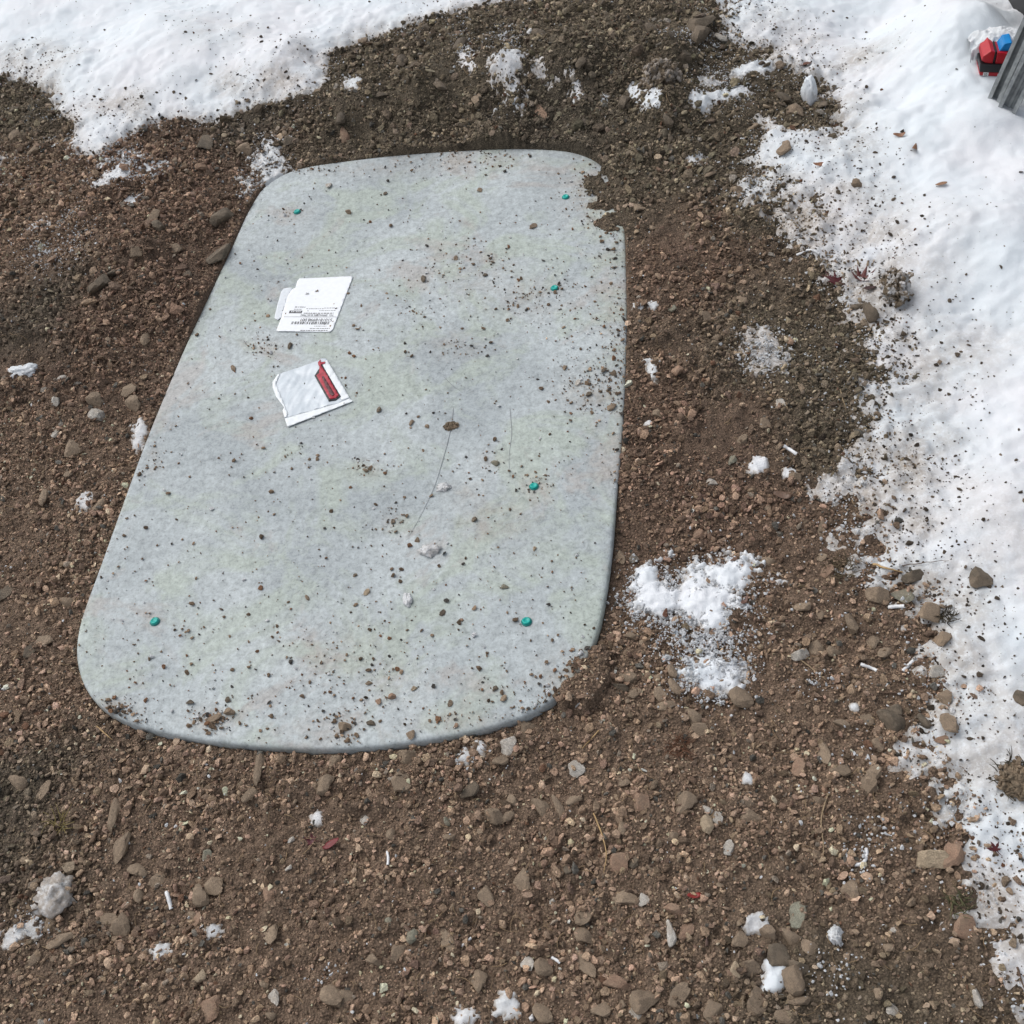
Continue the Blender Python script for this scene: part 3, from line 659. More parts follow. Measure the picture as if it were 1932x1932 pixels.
#PART4
# ------------------------------------------------------------------ stones
STC = {'b': (.275, .208, .147), 'r': (.33, .215, .150), 'l': (.54, .51, .46), 'd': (.125, .102, .076), 'g': (.25, .245, .19), 't': (.42, .335, .235)}
def put_stone(px, py, w, h, tone, name='stone', parent=None, sink=.25, tall=.8, ang=None):
    x, y, z = ground_at(px, py); x, y, z = float(x), float(y), float(z)
    dist = math.sqrt(x * x + y * y + (CAM_H - z) ** 2); mm = dist / FPX; el = (CAM_H - z) / dist
    rx = w / 2 * mm; ry = h / 2 * mm / (el * .8 + .2)
    o = link(name, random.choice(ROCKS), None, parent)
    hz = min(rx, ry) * tall
    o.location = (x, y, z + hz * (.62 - sink)); o.scale = (rx * 1.05, ry * 1.25, hz * 1.5)
    o.rotation_euler = (random.uniform(-.3, .3), random.uniform(-.3, .3), random.uniform(-.45, .45) if ang is None else ang)
    j = random.uniform(.85, 1.2); c = STC[tone]; o.color = (min(1, c[0] * j), min(1, c[1] * j), min(1, c[2] * j), 1)
    return o
EMB = '''945,1377,37,17,r 991,1377,41,30,b 955,1409,37,37,l 945,1435,30,27,b 770,1428,36,36,b 757,1476,36,36,b 886,1491,37,30,d 1086,1452,30,30,l 685,1547,22,34,l 933,1540,28,44,b 966,1513,22,34,b 959,1542,27,20,b
1022,1523,32,36,b 1054,1523,20,46,b 1083,1510,30,24,b 1209,1513,35,52,r 1175,1476,30,20,b 1166,1629,38,30,r 847,1578,22,24,b 984,1663,30,42,b 916,1693,28,30,b 1100,1728,30,34,b 1102,1766,34,36,b 1180,1695,44,30,b 1217,1697,24,30,l
1270,1717,34,27,r 1266,1761,20,40,l 780,1768,24,20,g 840,1773,27,44,b 753,1797,36,36,b 706,1812,28,28,b 995,1819,27,24,l 1025,1826,40,27,b 1103,1822,27,44,b 906,1850,30,34,b 1166,1856,51,40,r 1025,1914,34,36,b 1216,1887,50,42,b
1280,1880,44,30,b 1134,1904,34,28,b 648,1887,34,27,b 1202,1908,27,32,l 1295,1516,44,37,b 1418,1540,37,27,b 1409,1515,30,17,b 1336,1557,30,30,t 1353,1545,22,22,l 1336,1530,20,17,l 1550,1421,30,44,b 1584,1453,37,24,b 1506,1450,27,27,r
1637,1482,34,34,b 1647,1460,34,20,b 1683,1362,44,40,d 1690,1345,34,22,d 1635,1358,27,17,b 1657,1407,27,20,b 1547,1513,27,24,b 1374,1601,24,20,l 1600,1683,36,36,b 1504,1731,41,34,g 1394,1773,30,30,b 1448,1761,30,34,b 1493,1768,30,30,b
1528,1788,27,37,b 1411,1826,37,37,b 1387,1831,17,27,t 1465,1805,40,36,d 1506,1826,37,30,d 1499,1850,44,38,b 1506,1887,37,30,b 1425,1890,40,46,b 1482,1918,37,36,b 1346,1904,34,44,b 1292,1758,37,30,r 1683,1907,24,26,l 1309,1353,30,27,b
1316,1380,37,24,b 1397,1319,54,34,b 1588,1367,34,20,b 218,1537,24,44,b 228,1601,30,40,b 380,1690,40,30,b 405,1672,34,28,b 473,1499,27,37,b 490,1452,20,46,b 615,1482,37,27,b 116,1773,48,27,b 226,1749,34,36,b 197,1734,50,17,b 296,1663,30,27,b
510,1765,30,30,b 510,1686,22,26,r 544,1637,15,16,l 391,1615,18,17,g 547,1586,20,17,l 517,1884,24,26,l 377,1846,24,26,t 629,1880,50,32,b 367,1731,20,34,b 258,1642,34,17,b 632,1435,27,30,b 82,1496,20,30,b 37,1476,27,27,b 65,1812,20,34,b
394,1904,46,32,r 185,785,30,24,l 252,763,27,34,b 180,758,30,30,b 139,848,27,27,b 296,743,27,17,r 243,738,30,17,b 116,714,19,12,l 104,757,17,20,l 105,818,14,20,l 85,940,20,24,b 85,1209,30,20,b 58,1226,20,27,d 129,1137,27,20,b 10,1120,27,27,d
421,415,40,24,d 411,483,34,36,d 190,537,34,27,d 210,517,27,20,d 255,476,24,20,b 549,267,30,17,d 388,272,27,24,d 462,286,27,20,b 300,430,26,18,d 330,470,24,20,b 828,160,17,27,d 1178,194,30,24,d 651,255,20,20,r 1018,211,17,24,r 644,224,20,20,d
1499,211,30,20,b 1479,279,27,30,b 1479,187,24,20,d 1401,571,20,30,b 1513,1144,30,30,b 1547,1161,20,24,b 1510,1236,34,24,l 1542,1226,30,34,b 1574,1229,27,20,b 1605,1178,30,30,b 1669,1232,34,27,b 1649,1212,27,20,b 1472,763,17,17,l 1341,911,20,17,l
1549,1003,15,30,b 1170,1054,20,22,b 1191,1202,26,19,b 1213,1214,14,14,b 1268,1268,24,24,b 1244,1281,24,20,b 1273,1298,28,32,b 1185,1276,32,40,b 1169,1298,32,22,d 1197,1308,26,18,b 1245,1310,22,26,b 1257,1332,35,22,b 1330,600,22,16,b 1280,700,24,18,r
1350,640,16,14,b 1500,900,22,18,b 1240,780,18,16,b 1400,830,20,14,b 1320,1010,22,18,r 1450,1060,22,16,b 1560,1080,26,20,r 1100,120,24,18,d 1180,110,22,16,d 870,90,26,18,d 1020,70,26,18,d 1230,60,24,18,d 760,120,24,18,d 900,190,22,16,b
720,180,22,16,d 1290,110,22,18,d 1260,230,24,16,d 1340,330,22,14,b 1420,240,22,16,b 1390,360,22,14,b'''
for t in EMB.split():
    a = t.split(','); put_stone(*map(float, a[:4]), a[4], 'stone', soil, .50)
for i in range(70):                                   # the lesser ones between them
    while True:
        px, py = random.uniform(0, 1932), random.uniform(250, 1932); x, y, z = ground_at(px, py)
        if gsample(DL, x, y) < -.02 and gsample(TN, x, y) < -.004: break
    s = random.uniform(11, 21); put_stone(px, py, s, s * random.uniform(.6, 1.2), random.choice('bbbbbrdlg'), 'stone', soil, .52)
LOOSE = [(1850,1095,37,37,'d','dark angular stone alone on clean snow near the right edge'),(1722,1090,41,24,'d','flat dark stone on speckled snow touching the orange straw stalk'),
    (1702,1129,41,27,'g','greenish brown stone on the snow below the orange straw stalk'),(1656,1127,41,37,'b','brown clod at the snow edge left of the greenish stone'),
    (1751,1158,37,27,'b','brown clod on snow just left of the dark moss tuft'),(1780,1209,30,24,'b','small brown stone on snow straight below the dark moss tuft'),
    (1778,1319,30,24,'b','olive brown pebble alone on snow above the trio of stones'),(1788,1370,34,34,'b','largest stone of the trio on snow at lower right'),(1741,1363,24,24,'d','smaller dark stone left in the trio on snow'),
    (1775,1397,24,14,'r','thin flat reddish pebble lowest of the trio on snow'),(1754,1623,62,40,'t','large tan wedge-shaped stone at the lower right snow edge'),(1799,1618,34,40,'r','rounded reddish stone touching the large tan wedge stone'),
    (1816,1751,34,34,'r','dull reddish stone at the snow edge below the green grass tuft'),(1615,581,22,20,'d','small dark clod left of a pair below the red leaves'),(1642,592,27,26,'d','dark clod right of a pair below the red leaves'),
    (1549,200,18,32,'d','dark upright clod leaning beside the standing chunk of snow'),(1323,50,48,22,'d','wide dark clod on the snow edge at the top of the mound'),(1319,73,40,28,'d','dark clod at the mound edge below the wide clod'),
    (983,13,20,17,'d','lone dark clod on snow at the very top of the picture'),(804,56,14,16,'d','small pointed dark clod on snow behind the mound'),(685,78,17,17,'b','small round brown clod on snow left of the mound'),
    (1360,75,17,14,'l','small grey pebble on snow right of the mound'),(1615,350,17,17,'b','small tan stone alone on snow right of the soil'),(1765,1270,27,18,'l','flat grey stone at the snow edge right of two white slivers'),
    (1649,665,15,15,'d','tiny dark clod on dirty snow below the large snow-dusted clod'),(1930,1320,30,34,'d','black stone cut by the right edge of the picture')]
for a in LOOSE: tag(put_stone(*a[:5], 'stone', None, .22), a[5], 'stone', 'loose stones and clods along the snow edge')

# clods: rough lumps of earth
M_CLOD, nt, b = mat('clod_earth')
P = coords(nt); n1 = noise(nt, 45, 5, .7, P); n2 = noise(nt, 160, 5, .7, P); at = node(nt, 'ShaderNodeAttribute', attribute_name='dust')
c = mixc(nt, ramp(nt, n1.outputs[0], [(.35, 0), (.65, 1)]).outputs[0], (.150, .118, .080), (.29, .215, .145))
c = mixc(nt, 1.0, c, ramp(nt, n2.outputs[0], [(.3, .6), (.7, 1.3)]).outputs[0], 'MULTIPLY')
mu = node(nt, 'ShaderNodeMath', operation='MULTIPLY'); nt.links.new(at.outputs['Fac'], mu.inputs[0]); nt.links.new(ramp(nt, n1.outputs[0], [(.46, 0), (.56, 1)]).outputs[0], mu.inputs[1])
c = mixc(nt, mu.outputs[0], c, (.72, .75, .78)); nt.links.new(c, b.inputs['Base Color']); b.inputs['Roughness'].default_value = .9; bump(nt, b, n2.outputs[0], .8, .006)
def clod(px, py, w, h, tall, seed, dust, name, label, cat='clod', m=None):
    x, y, z = map(float, ground_at(px, py)); dist = math.sqrt(x * x + y * y + (CAM_H - z) ** 2); mm = dist / FPX
    bm = bmesh.new(); bmesh.ops.create_icosphere(bm, subdivisions=4, radius=1); V = np.array([v.co[:] for v in bm.verts])
    r = 1 + .55 * fbm(V[:, 0] + V[:, 2] * .7 + seed, V[:, 1] - V[:, 2] * .6, .8, 3, seed) * (.6 if tall > .03 else 1.1) + (.18 if tall > .03 and name == 'snow_chunk' else .6) * fbm(V[:, 0] * 2 + V[:, 2] + seed, V[:, 1] * 2 - V[:, 2], .5, 3, seed + 5)
    S = V * r[:, None] * np.array([w / 2 * mm, h / 2 * mm * 1.15, tall])
    for v, c_ in zip(bm.verts, S): v.co = c_
    for f in bm.faces: f.smooth = True
    me = bpy.data.meshes.new(name); bm.to_mesh(me); bm.free()
    if name == 'earth_clod':                                # a clump of crumbs about a core
        rg_ = np.random.default_rng(seed); cv = np.array([v.co[:] for v in PEB.objects[8].data.vertices]); cf = np.array([p_.vertices[:] for p_ in PEB.objects[8].data.polygons])
        F_ = np.array([p_.vertices[:] for p_ in me.polygons]); VV = [S * .92]; FF = [F_]; k_ = len(S)
        for q in rg_.integers(0, len(S), 260):
            a_ = rg_.uniform(.0022, .0085) * mm / .0011 * min(1, w / 40); e_ = rg_.normal(size=(3, 3)); e_, _ = np.linalg.qr(e_)
            VV.append(S[q] * rg_.uniform(.9, 1.08) + (cv * a_ * rg_.uniform(.6, 1.1, 3)) @ e_); FF.append(cf + k_); k_ += len(cv)
        V = np.concatenate(VV); me = mesh_np(name, V, np.concatenate(FF), False)
    set_f(me, 'dust', np.full(len(V), dust)); set_f(me, 'dirt', np.full(len(V), 1 - dust))
    o = link(name, me, m or M_CLOD); o.location = (x, y, z + tall * .35); return tag(o, label, cat)
clod(1250, 152, 58, 40, .034, 3, .25, 'earth_clod', 'large mossy clod of earth on the back mound beside small snow lumps')
clod(1686, 553, 40, 54, .036, 8, .6, 'earth_clod', 'big snow-dusted clod of earth right of the dark red leaves')
clod(1924, 1480, 58, 56, .012, 15, .0, 'earth_clod', 'dark crumbly earth lump with fibres on snow at right edge')
clod(1525, 186, 22, 34, .042, 21, .95, 'snow_chunk', 'smooth standing chunk of snow beside the dark upright clod', 'snow', M_SNOW)
clod(105, 1692, 58, 54, .016, 27, .15, 'snow_chunk', 'gritty grey-white ball of snow on the soil at lower left', 'snow', M_SNOW)
clod(1576, 1768, 23, 24, .011, 29, .7, 'snow_chunk', 'small round snow ball on soil at lower right', 'snow', M_SNOW)
clod(838, 921, 26, 15, .006, 31, .6, 'snow_chunk', 'pale crusted lump on the lid by the long scratch', 'snow', M_SNOW)
clod(810, 1041, 38, 22, .008, 33, .55, 'snow_chunk', 'largest pale crusted lump on the lid below the long scratch', 'snow', M_SNOW)
clod(770, 1133, 16, 24, .006, 35, .7, 'snow_chunk', 'small pale crusted lump on the lower half of the lid', 'snow', M_SNOW)
clod(851, 805, 22, 14, .004, 37, .0, 'earth_clod', 'small crumbly brown clod near the middle of the lid')
clod(44, 703, 46, 26, .010, 39, .85, 'snow_chunk', 'white pointed snow lump on soil at the left edge', 'snow', M_SNOW)

# ------------------------------------------------------------------ patches of snow left on the earth
def snow_patch(ells, thick, rag, dirt, label, step=.0032):
    W_ = []
    for px, py, rx, ry in ells:
        x, y, z = map(float, ground_at(px, py)); dist = math.sqrt(x * x + y * y + (CAM_H - z) ** 2); mm = dist / FPX
        W_.append((x, y, rx * mm, ry * mm / ((CAM_H - z) / dist)))
    lo = np.array([min(w[0] - w[2] * 1.7 for w in W_), min(w[1] - w[3] * 1.7 for w in W_)]); hi = np.array([max(w[0] + w[2] * 1.7 for w in W_), max(w[1] + w[3] * 1.7 for w in W_)])
    X, Y = np.meshgrid(np.arange(lo[0], hi[0], step), np.arange(lo[1], hi[1], step)); m = np.full(X.shape, -9.0)
    for x, y, a, b_ in W_: m = np.maximum(m, 1 - np.hypot((X - x) / a, (Y - y) / b_))
    sd = int(abs(W_[0][0] * 1000)) % 97 + 200
    if thick < .012: rag = rag * 1.25; thick = thick * .8; dirt = max(dirt, .3)
    m = m + rag * (fbm(X, Y, .06, 3, sd) * 1.2 + fbm(X, Y, .011, 3, sd + 3) * 1.35 * np.exp(-np.maximum(m, 0) / .22))
    T = np.where(m > 0, thick * .48 * (1 - np.exp(-np.maximum(m, 0) * 1.6)), m * .016) + .0045 * fbm(X, Y, .03, 2, sd + 7) * np.clip(thick / .02, .3, 1) + .0018 * fbm(X, Y, .009, 2, sd + 9)
    Z0 = gsample(ZS, X, Y) * .6 + .4 * (shepard(X, Y, SOIL_H) + .006) + .0012; keep = any4(T > -.0015)
    if keep.sum() < 4: return None
    me, used = grid_mesh('snow_patch', X, Y, Z0 + T, keep)
    set_f(me, 'dirt', np.clip(dirt + .7 * np.exp(-np.maximum(m.ravel()[used], 0) / .12), 0, 1))
    return tag(link('snow_patch', me, M_SNOW), label, 'snow', 'patches of snow left on the bare soil')
PATCHES = [([(1325,1138,66,68),(1375,1092,58,34),(1248,1128,50,36),(1222,1092,26,16)], .026, .85, .0, 'largest snow patch on soil right of the lid, lower corner'),
    ([(1350,1276,52,34)], .018, .7, .0, 'snow patch just below the largest patch right of the lid'), ([(960,126,28,20)], .010, .7, .1, 'brightest snow patch in the middle of the back mound'),
    ([(882,100,13,12),(884,124,13,12)], .008, .8, .3, 'thin snow smear on the mound left of the brightest patch'), ([(1026,122,26,13)], .008, .7, .6, 'greyish snow lump on the mound right of the brightest patch'),
    ([(1088,158,14,14)], .010, .7, .1, 'small bright snow patch on the mound below the greyish lump'), ([(667,159,16,12)], .010, .6, .1, 'small snow lump at the left foot of the mound'),
    ([(1140,186,9,8)], .008, .5, .1, 'tiny snow lump on the mound slope above the lid'), ([(1200,170,17,11),(1228,180,19,12)], .012, .7, .1, 'snow lumps in front of the mossy clod'),
    ([(1320,190,22,12),(1355,182,24,8),(1395,178,24,9)], .016, .6, .15, 'long narrow snow ridge right of the mossy clod'), ([(1340,155,26,14)], .006, .9, .5, 'thin dirty snow above the long narrow snow ridge'),
    ([(1425,124,42,9)], .022, .4, .1, 'thick snow ridge at the mound foot near the big snow'), ([(230,318,42,22),(275,322,30,14)], .013, .8, .2, 'lumpy snow patch on red soil left of the lid corner'),
    ([(240,290,10,10)], .012, .4, .0, 'round snow lump just above the lumpy patch at left'), ([(512,302,24,26),(505,330,18,16),(474,350,18,12)], .008, .95, .3, 'broken snow beside the upper left corner of the lid'),
    ([(250,373,15,9)], .010, .8, .1, 'small forked snow lump on red soil at upper left'), ([(1440,655,38,24),(1450,690,30,18)], .007, .9, .75, 'dirty crusted snow patch on soil right of the lid'),
    ([(1432,881,19,13)], .012, .5, .1, 'snow lump on soil right of the lid middle'), ([(1488,893,10,9)], .008, .5, .0, 'small snow chip right of the snow lump'),
    ([(264,815,10,18),(258,838,10,12)], .009, .8, .15, 'snow scraps against the left edge of the lid'), ([(599,1546,13,14)], .008, .7, .1, 'small snow dab on soil below the lid front'),
    ([(402,1757,14,12)], .008, .7, .2, 'snow dab on soil at lower left right of centre sliver'), ([(302,1797,14,13)], .008, .8, .1, 'ragged snow dab on soil below the white stick'),
    ([(1460,1828,16,20),(1462,1850,18,18)], .016, .6, .05, 'tall lumpy snow clump between stones at the bottom right'), ([(1425,1742,15,12)], .008, .8, .15, 'snow dab on soil above the bottom stones'),
    ([(878,1428,18,15)], .010, .8, .2, 'snow lump at the lid front edge'), ([(905,1411,10,13)], .010, .5, .05, 'bright snow lump beside the angular stone at the lid front'),
    ([(878,1917,18,14)], .009, .7, .1, 'snow dab at the bottom edge left of another'), ([(955,1893,16,18)], .008, .9, .3, 'sparse snow dab at the bottom edge beside stones'),
    ([(1315,298,16,10)], .009, .7, .1, 'small snow dab on olive soil right of the lid corner'), ([(1205,578,10,8),(1232,578,9,7)], .009, .5, .05, 'pair of snow lumps at the lid right edge'),
    ([(75,426,15,8)], .008, .9, .1, 'thin white snow sprig on soil at the left'), ([(1230,700,8,18)], .008, .8, .1, 'narrow upright snow smear right of the lid edge'),
    ([(160,952,12,12)], .006, .9, .4, 'pale straw-mixed snow scrap on soil at left'), ([(1090,1330,9,7)], .007, .5, .05, 'tiny snow lump near the lid lower right corner'),
    ([(1480,1100,14,9)], .005, 1.0, .1, 'thin snow chip right of the largest snow patch'), ([(1255,1240,12,7)], .008, .5, .05, 'oval white lump between the two largest snow patches'),
    ([(1412,1470,10,9)], .007, .6, .05, 'snow dab on soil right of the reddish slab stone'), ([(1610,1335,11,10)], .008, .6, .1, 'snow lump near the dark stone pair at right'),
    ([(1225,800,8,7)], .007, .5, .05, 'tiny snow lump right of the lid middle edge'), ([(60,1745,20,16),(30,1760,16,12)], .005, 1.0, .5, 'thin grey snow crust on soil near the gritty snow ball'),
    ([(1108,1165,14,16)], .003, 1.0, .05, 'frosty white dusting on the lid lower right corner')]
for a in PATCHES:
    if 'dusting' in a[4]: continue
    snow_patch(*a)
#PART5
# ------------------------------------------------------------------ white slivers, straws, leaves
def line3(ptspx, lift=.004, n=16):
    L = smooth_line(ptspx, n); x, y, z = ground_at(L[:, 0], L[:, 1]); z = np.asarray(z)
    zz = z.copy()
    for _ in range(4): zz[1:-1] = np.maximum(zz[1:-1], (zz[:-2] + zz[2:]) / 2)
    return np.c_[x, y, zz + lift]
M_SLIV = plain('white_sliver', (.70, .71, .72), .6, 0, .05, 200)
SLIV = [([(315,1684),(320,1700),(324,1716)], .0042, 'white stick-like sliver on the soil at lower left'),([(731,1607),(733,1620),(732,1633)], .0028, 'thin upright white sliver on the soil below the lid front'),
    ([(870,1786),(880,1779),(889,1770)], .0028, 'curved white sliver on soil at the bottom centre'),([(1624,1254),(1642,1261),(1655,1267)], .0038, 'white sliver left of a pair near the right snow edge'),
    ([(1702,1268),(1712,1258),(1722,1248)], .0038, 'white sliver right of a pair near the right snow edge'),([(1677,1147),(1690,1146),(1706,1145)], .0045, 'flat white sliver under the greenish brown stone'),
    ([(1478,842),(1490,851),(1503,858)], .0045, 'whitish sliver on dark soil right of the lid'),([(1592,1603),(1599,1622),(1606,1634),(1622,1634),(1633,1628),(1636,1612),(1634,1602)], .0036, 'angular U-shaped ridge of white snow on soil at lower right'),
    ([(1041,1807),(1050,1812),(1057,1817)], .003, 'small cream seed-like sliver on soil at the bottom'),([(1470,1096),(1478,1100)], .003, 'short white chip right of the largest snow patch'),
    ([(1503,482),(1520,476),(1535,472),(1545,480)], .0035, 'branching ridge of white snow at the right snow edge')]
for p, r, l in SLIV: tag(link('white_sliver', mesh_np('white_sliver', *tube(line3(p, r * .4, 14), r * .78 * (1 + .14 * np.sin(np.arange(14) * 2.3) * np.cos(np.arange(14) * 1.1)), 6, False)), M_SLIV), l, 'sliver', 'white slivers on the soil')
M_STRAW = plain('straw', (.42, .28, .13), .6, 0, .2, 150); M_TWIG = plain('twig', (.10, .062, .04), .7, 0, .25, 150); M_STEM = plain('dry_stem', (.30, .22, .13), .65, 0, .2, 150)
STRAWS = [([(1646,1068),(1675,1076),(1703,1083)], .0022, M_STRAW, 'orange straw stalk on snow beside a flat dark stone'),([(1120,1536),(1137,1578),(1146,1615),(1139,1648)], .0013, M_STRAW, 'long curved yellow straw on soil below the lid'),
    ([(1562,1499),(1547,1547),(1554,1598),(1552,1640)], .0011, M_STEM, 'long thin forked stem on soil left of the snow ridge'),([(1130,1380),(1114,1398),(1098,1414)], .0011, M_STRAW, 'straight straw near the lower right lid corner'),
    ([(184,1372),(200,1386),(214,1398)], .0014, M_STRAW, 'pale straw at the lower left lid corner'),([(1659,1309),(1690,1310),(1717,1309)], .0016, M_TWIG, 'dark twig lying across soil and snow at right'),
    ([(1508,1246),(1530,1262),(1557,1284)], .0011, M_STEM, 'thin pale stem right of the lid below a grey stone'),([(1585,738),(1590,757),(1596,775)], .0011, M_STEM, 'short dry stem on dark soil at right'),
    ([(1455,1080),(1480,1092)], .0011, M_STEM, 'short brown stem above the thin snow chip'),([(1700,1070),(1760,1062),(1790,1060)], .0009, M_TWIG, 'fine dark rootlet on the speckled snow at right'),
    ([(1918,1826),(1925,1850),(1932,1870)], .0016, M_TWIG, 'dark twig at the lower right corner snow'),([(520,345-0),(540,360)], .0008, M_TWIG, 'tiny hair-like twig at the lid upper left corner')]
for p, r, m, l in STRAWS[:-1]: tag(link('dry_stalk', mesh_np('dry_stalk', *tube(line3(p, r * 1.2 + .002), r)), m), l, 'stalk')

def leaf_outline(lobes, depth, seed, stretch=1.0):
    r_ = random.Random(seed); pts = []
    for i in range(lobes):
        a = math.pi * (-.12 + 1.24 * i / (lobes - 1)); L = (.75 + .45 * math.sin(math.pi * i / (lobes - 1))) * r_.uniform(.85, 1.1)
        w = 1.24 * math.pi / (lobes - 1)
        for f, s in ((-.28, .62), (-.16, .70), (0, 1.0), (.16, .70), (.28, .62)): pts.append((a + f * w, L * s))
        if i < lobes - 1: pts.append((a + .5 * w, L * depth))
    P = [(math.cos(a) * r * stretch, math.sin(a) * r) for a, r in pts]; P.append((0.0, -.12)); return P
def leaf(px, py, size, ang, col, label, lobes=5, depth=.36, seed=1, curl=.35, stretch=1.0, name='fallen_leaf', zoff=.004):
    x, y, z = map(float, ground_at(px, py)); mm = math.sqrt(x * x + y * y + (CAM_H - z) ** 2) / FPX; R = size / 2 * mm
    P = leaf_outline(lobes, depth, seed, stretch) if lobes > 1 else [(math.cos(t) * .42 * (1 - .25 * math.sin(t)), math.sin(t) * 1.0) for t in np.linspace(0, 2 * math.pi, 14, endpoint=False)]
    bm = bmesh.new(); vs = [bm.verts.new((a, b_, 0)) for a, b_ in P]; c0 = bm.verts.new((0, .15, 0))
    for i in range(len(vs)): bm.faces.new((vs[i], vs[(i + 1) % len(vs)], c0))
    bmesh.ops.subdivide_edges(bm, edges=bm.edges[:], cuts=2, use_grid_fill=True)
    rr = random.Random(seed + 50); f1, f2 = rr.uniform(2, 4), rr.uniform(2, 4)
    for v in bm.verts:
        d = math.hypot(v.co.x, v.co.y); v.co.z = curl * (d * d * .6 + .22 * math.sin(v.co.x * f1 + seed) + .2 * math.sin(v.co.y * f2 + 2 * seed))
    bmesh.ops.solidify(bm, geom=bm.faces[:], thickness=.02)
    bm.normal_update()
    for f in bm.faces: f.smooth = True
    me = bpy.data.meshes.new(name); bm.to_mesh(me); bm.free()
    o = bpy.data.objects.new(name, None); COL.objects.link(o)
    o.location = (x, y, z + zoff); o.rotation_euler = (rr.uniform(-.2, .2), rr.uniform(-.2, .2), ang)
    m = plain('leaf_colour', col, .5, 0, .3, 6)
    bl = link('blade', me, m, o); bl.scale = (R, R, R)
    if lobes > 1: link('stem', mesh_np('stem', *tube([(0, 0, .1 * R), (0, -.5 * R, .12 * R), (.15 * R, -1.0 * R, .05 * R)], .0007)), m, o)
    return tag(o, label, 'leaf')
DR = (.085, .012, .014)
leaf(1578, 535, 48, .5, DR, 'dark red maple leaf left of a pair in dirty snow', 7, .5, 3, .5)
leaf(1626, 528, 46, -.6, (.10, .022, .018), 'dark red maple leaf right of a pair in dirty snow', 7, .45, 5, .55)
leaf(1640, 547, 26, -1.4, (.045, .018, .015), 'dark brown pointed leaf bit below the right red leaf', 1, .3, 7, .4)
leaf(1878, 1605, 28, .3, DR, 'small dark red leaf alone on snow at lower right', 5, .36, 9, .35)
leaf(592, 1588, 28, 1.2, (.08, .014, .018), 'dark red leaf fragment left of a pair on the soil', 5, .6, 11, .5)
leaf(627, 1594, 34, -1.3, (.13, .010, .012), 'glossy red leaf fragment right of a pair on the soil', 1, .5, 13, .5)
leaf(1309, 1691, 26, 1.5, (.22, .02, .015), 'narrow bright red leaf scrap on the soil at the bottom', 1, .5, 15, .3)
leaf(1547, 313, 26, 1.35, (.22, .095, .045), 'orange-brown oval leaf on snow right of the broad clod', 1, .5, 17, .3)
leaf(1476, 937, 34, 1.0, (.12, .07, .045), 'brown oval leaf beside a white flake on soil at right', 1, .5, 19, .4)
leaf(1255, 1165, 24, -.4, (.12, .05, .028), 'dead brown leaf at the left edge of the largest snow patch', 1, .5, 21, .5, zoff=.009)
leaf(1518, 124, 22, 1.5, (.12, .045, .025), 'curled brown leaf on snow right of the mound', 1, .5, 23, .7)
leaf(1696, 258, 20, 1.2, (.22, .11, .06), 'small tan leaf on snow, upper of two at right', 1, .5, 25, .6)
leaf(1725, 284, 22, -.5, (.19, .10, .055), 'small tan leaf on snow, lower of two at right', 1, .5, 27, .6)
leaf(1775, 350, 20, 1.5, (.24, .13, .07), 'pale brown leaf scrap on snow far right', 1, .5, 29, .5)
leaf(1405, 1138, 22, -.8, (.10, .045, .03), 'dark brown leaf scrap at the right side of the largest snow patch', 1, .5, 31, .5, zoff=.008)

# tufts of moss, grass and roots
def tuft(px, py, rpx, n_, hgt, col, rad, label, name, cat, flat=.4, seed=1):
    x, y, z = map(float, ground_at(px, py)); mm = math.sqrt(x * x + y * y + (CAM_H - z) ** 2) / FPX; r_ = random.Random(seed); V = []; F = []
    for i in range(n_):
        a = r_.uniform(0, 6.283); d = rpx * mm * math.sqrt(r_.random()); bx, by = x + math.cos(a) * d, y + math.sin(a) * d; bz = float(gsample(ZTOP, bx, by))
        e = r_.uniform(0, 6.283); L = hgt * r_.uniform(.5, 1.3); s = r_.uniform(flat, 1.2)
        P = [(bx, by, bz - .001), (bx + math.cos(e) * L * .4 * s, by + math.sin(e) * L * .4 * s, bz + L * .45), (bx + math.cos(e + .4) * L * s, by + math.sin(e + .4) * L * s, bz + L * r_.uniform(.25, .8))]
        v, f = tube(smooth_line(P, 5), rad, 3); k = len(V); V += list(v); F += [tuple(q + k for q in t) for t in f]
    return tag(link(name, mesh_np(name, V, F), plain('tuft_colour', col, .8, 0, .35, 90)), label, cat)
tuft(1283, 1412, 22, 90, .016, (.14, .062, .032), .0006, 'reddish brown root tuft on soil right of the lid front', 'root_tuft', 'roots', .9, 1)
tuft(1786, 1163, 13, 60, .014, (.045, .035, .018), .0010, 'small dark moss tuft on the speckled snow', 'moss_tuft', 'moss', .3, 2)
tuft(1918, 1468, 32, 160, .018, (.07, .055, .03), .0010, 'dark fibrous grass on the earth lump at right edge', 'grass_tuft', 'grass', .6, 3)
tuft(112, 1560, 16, 26, .022, (.24, .19, .07), .0009, 'yellowish dry grass tuft on soil at lower left', 'grass_tuft', 'grass', .8, 4)
tuft(1808, 1708, 16, 40, .016, (.09, .09, .04), .0009, 'greenish grass tuft at the lower right snow edge', 'grass_tuft', 'grass', .6, 5)
tuft(1585, 1075, 26, 70, .016, (.10, .075, .04), .0009, 'brown root tuft at the snow edge above the straw stalk', 'root_tuft', 'roots', .7, 6)
tuft(1022, 1338, 8, 14, .014, (.15, .10, .05), .0009, 'tiny dry sprig standing on the lid front edge', 'grass_tuft', 'grass', .5, 7)
tuft(1245, 142, 26, 90, .012, (.11, .10, .05), .0008, 'moss growing on the large clod of the back mound', 'moss_tuft', 'moss', .6, 8)

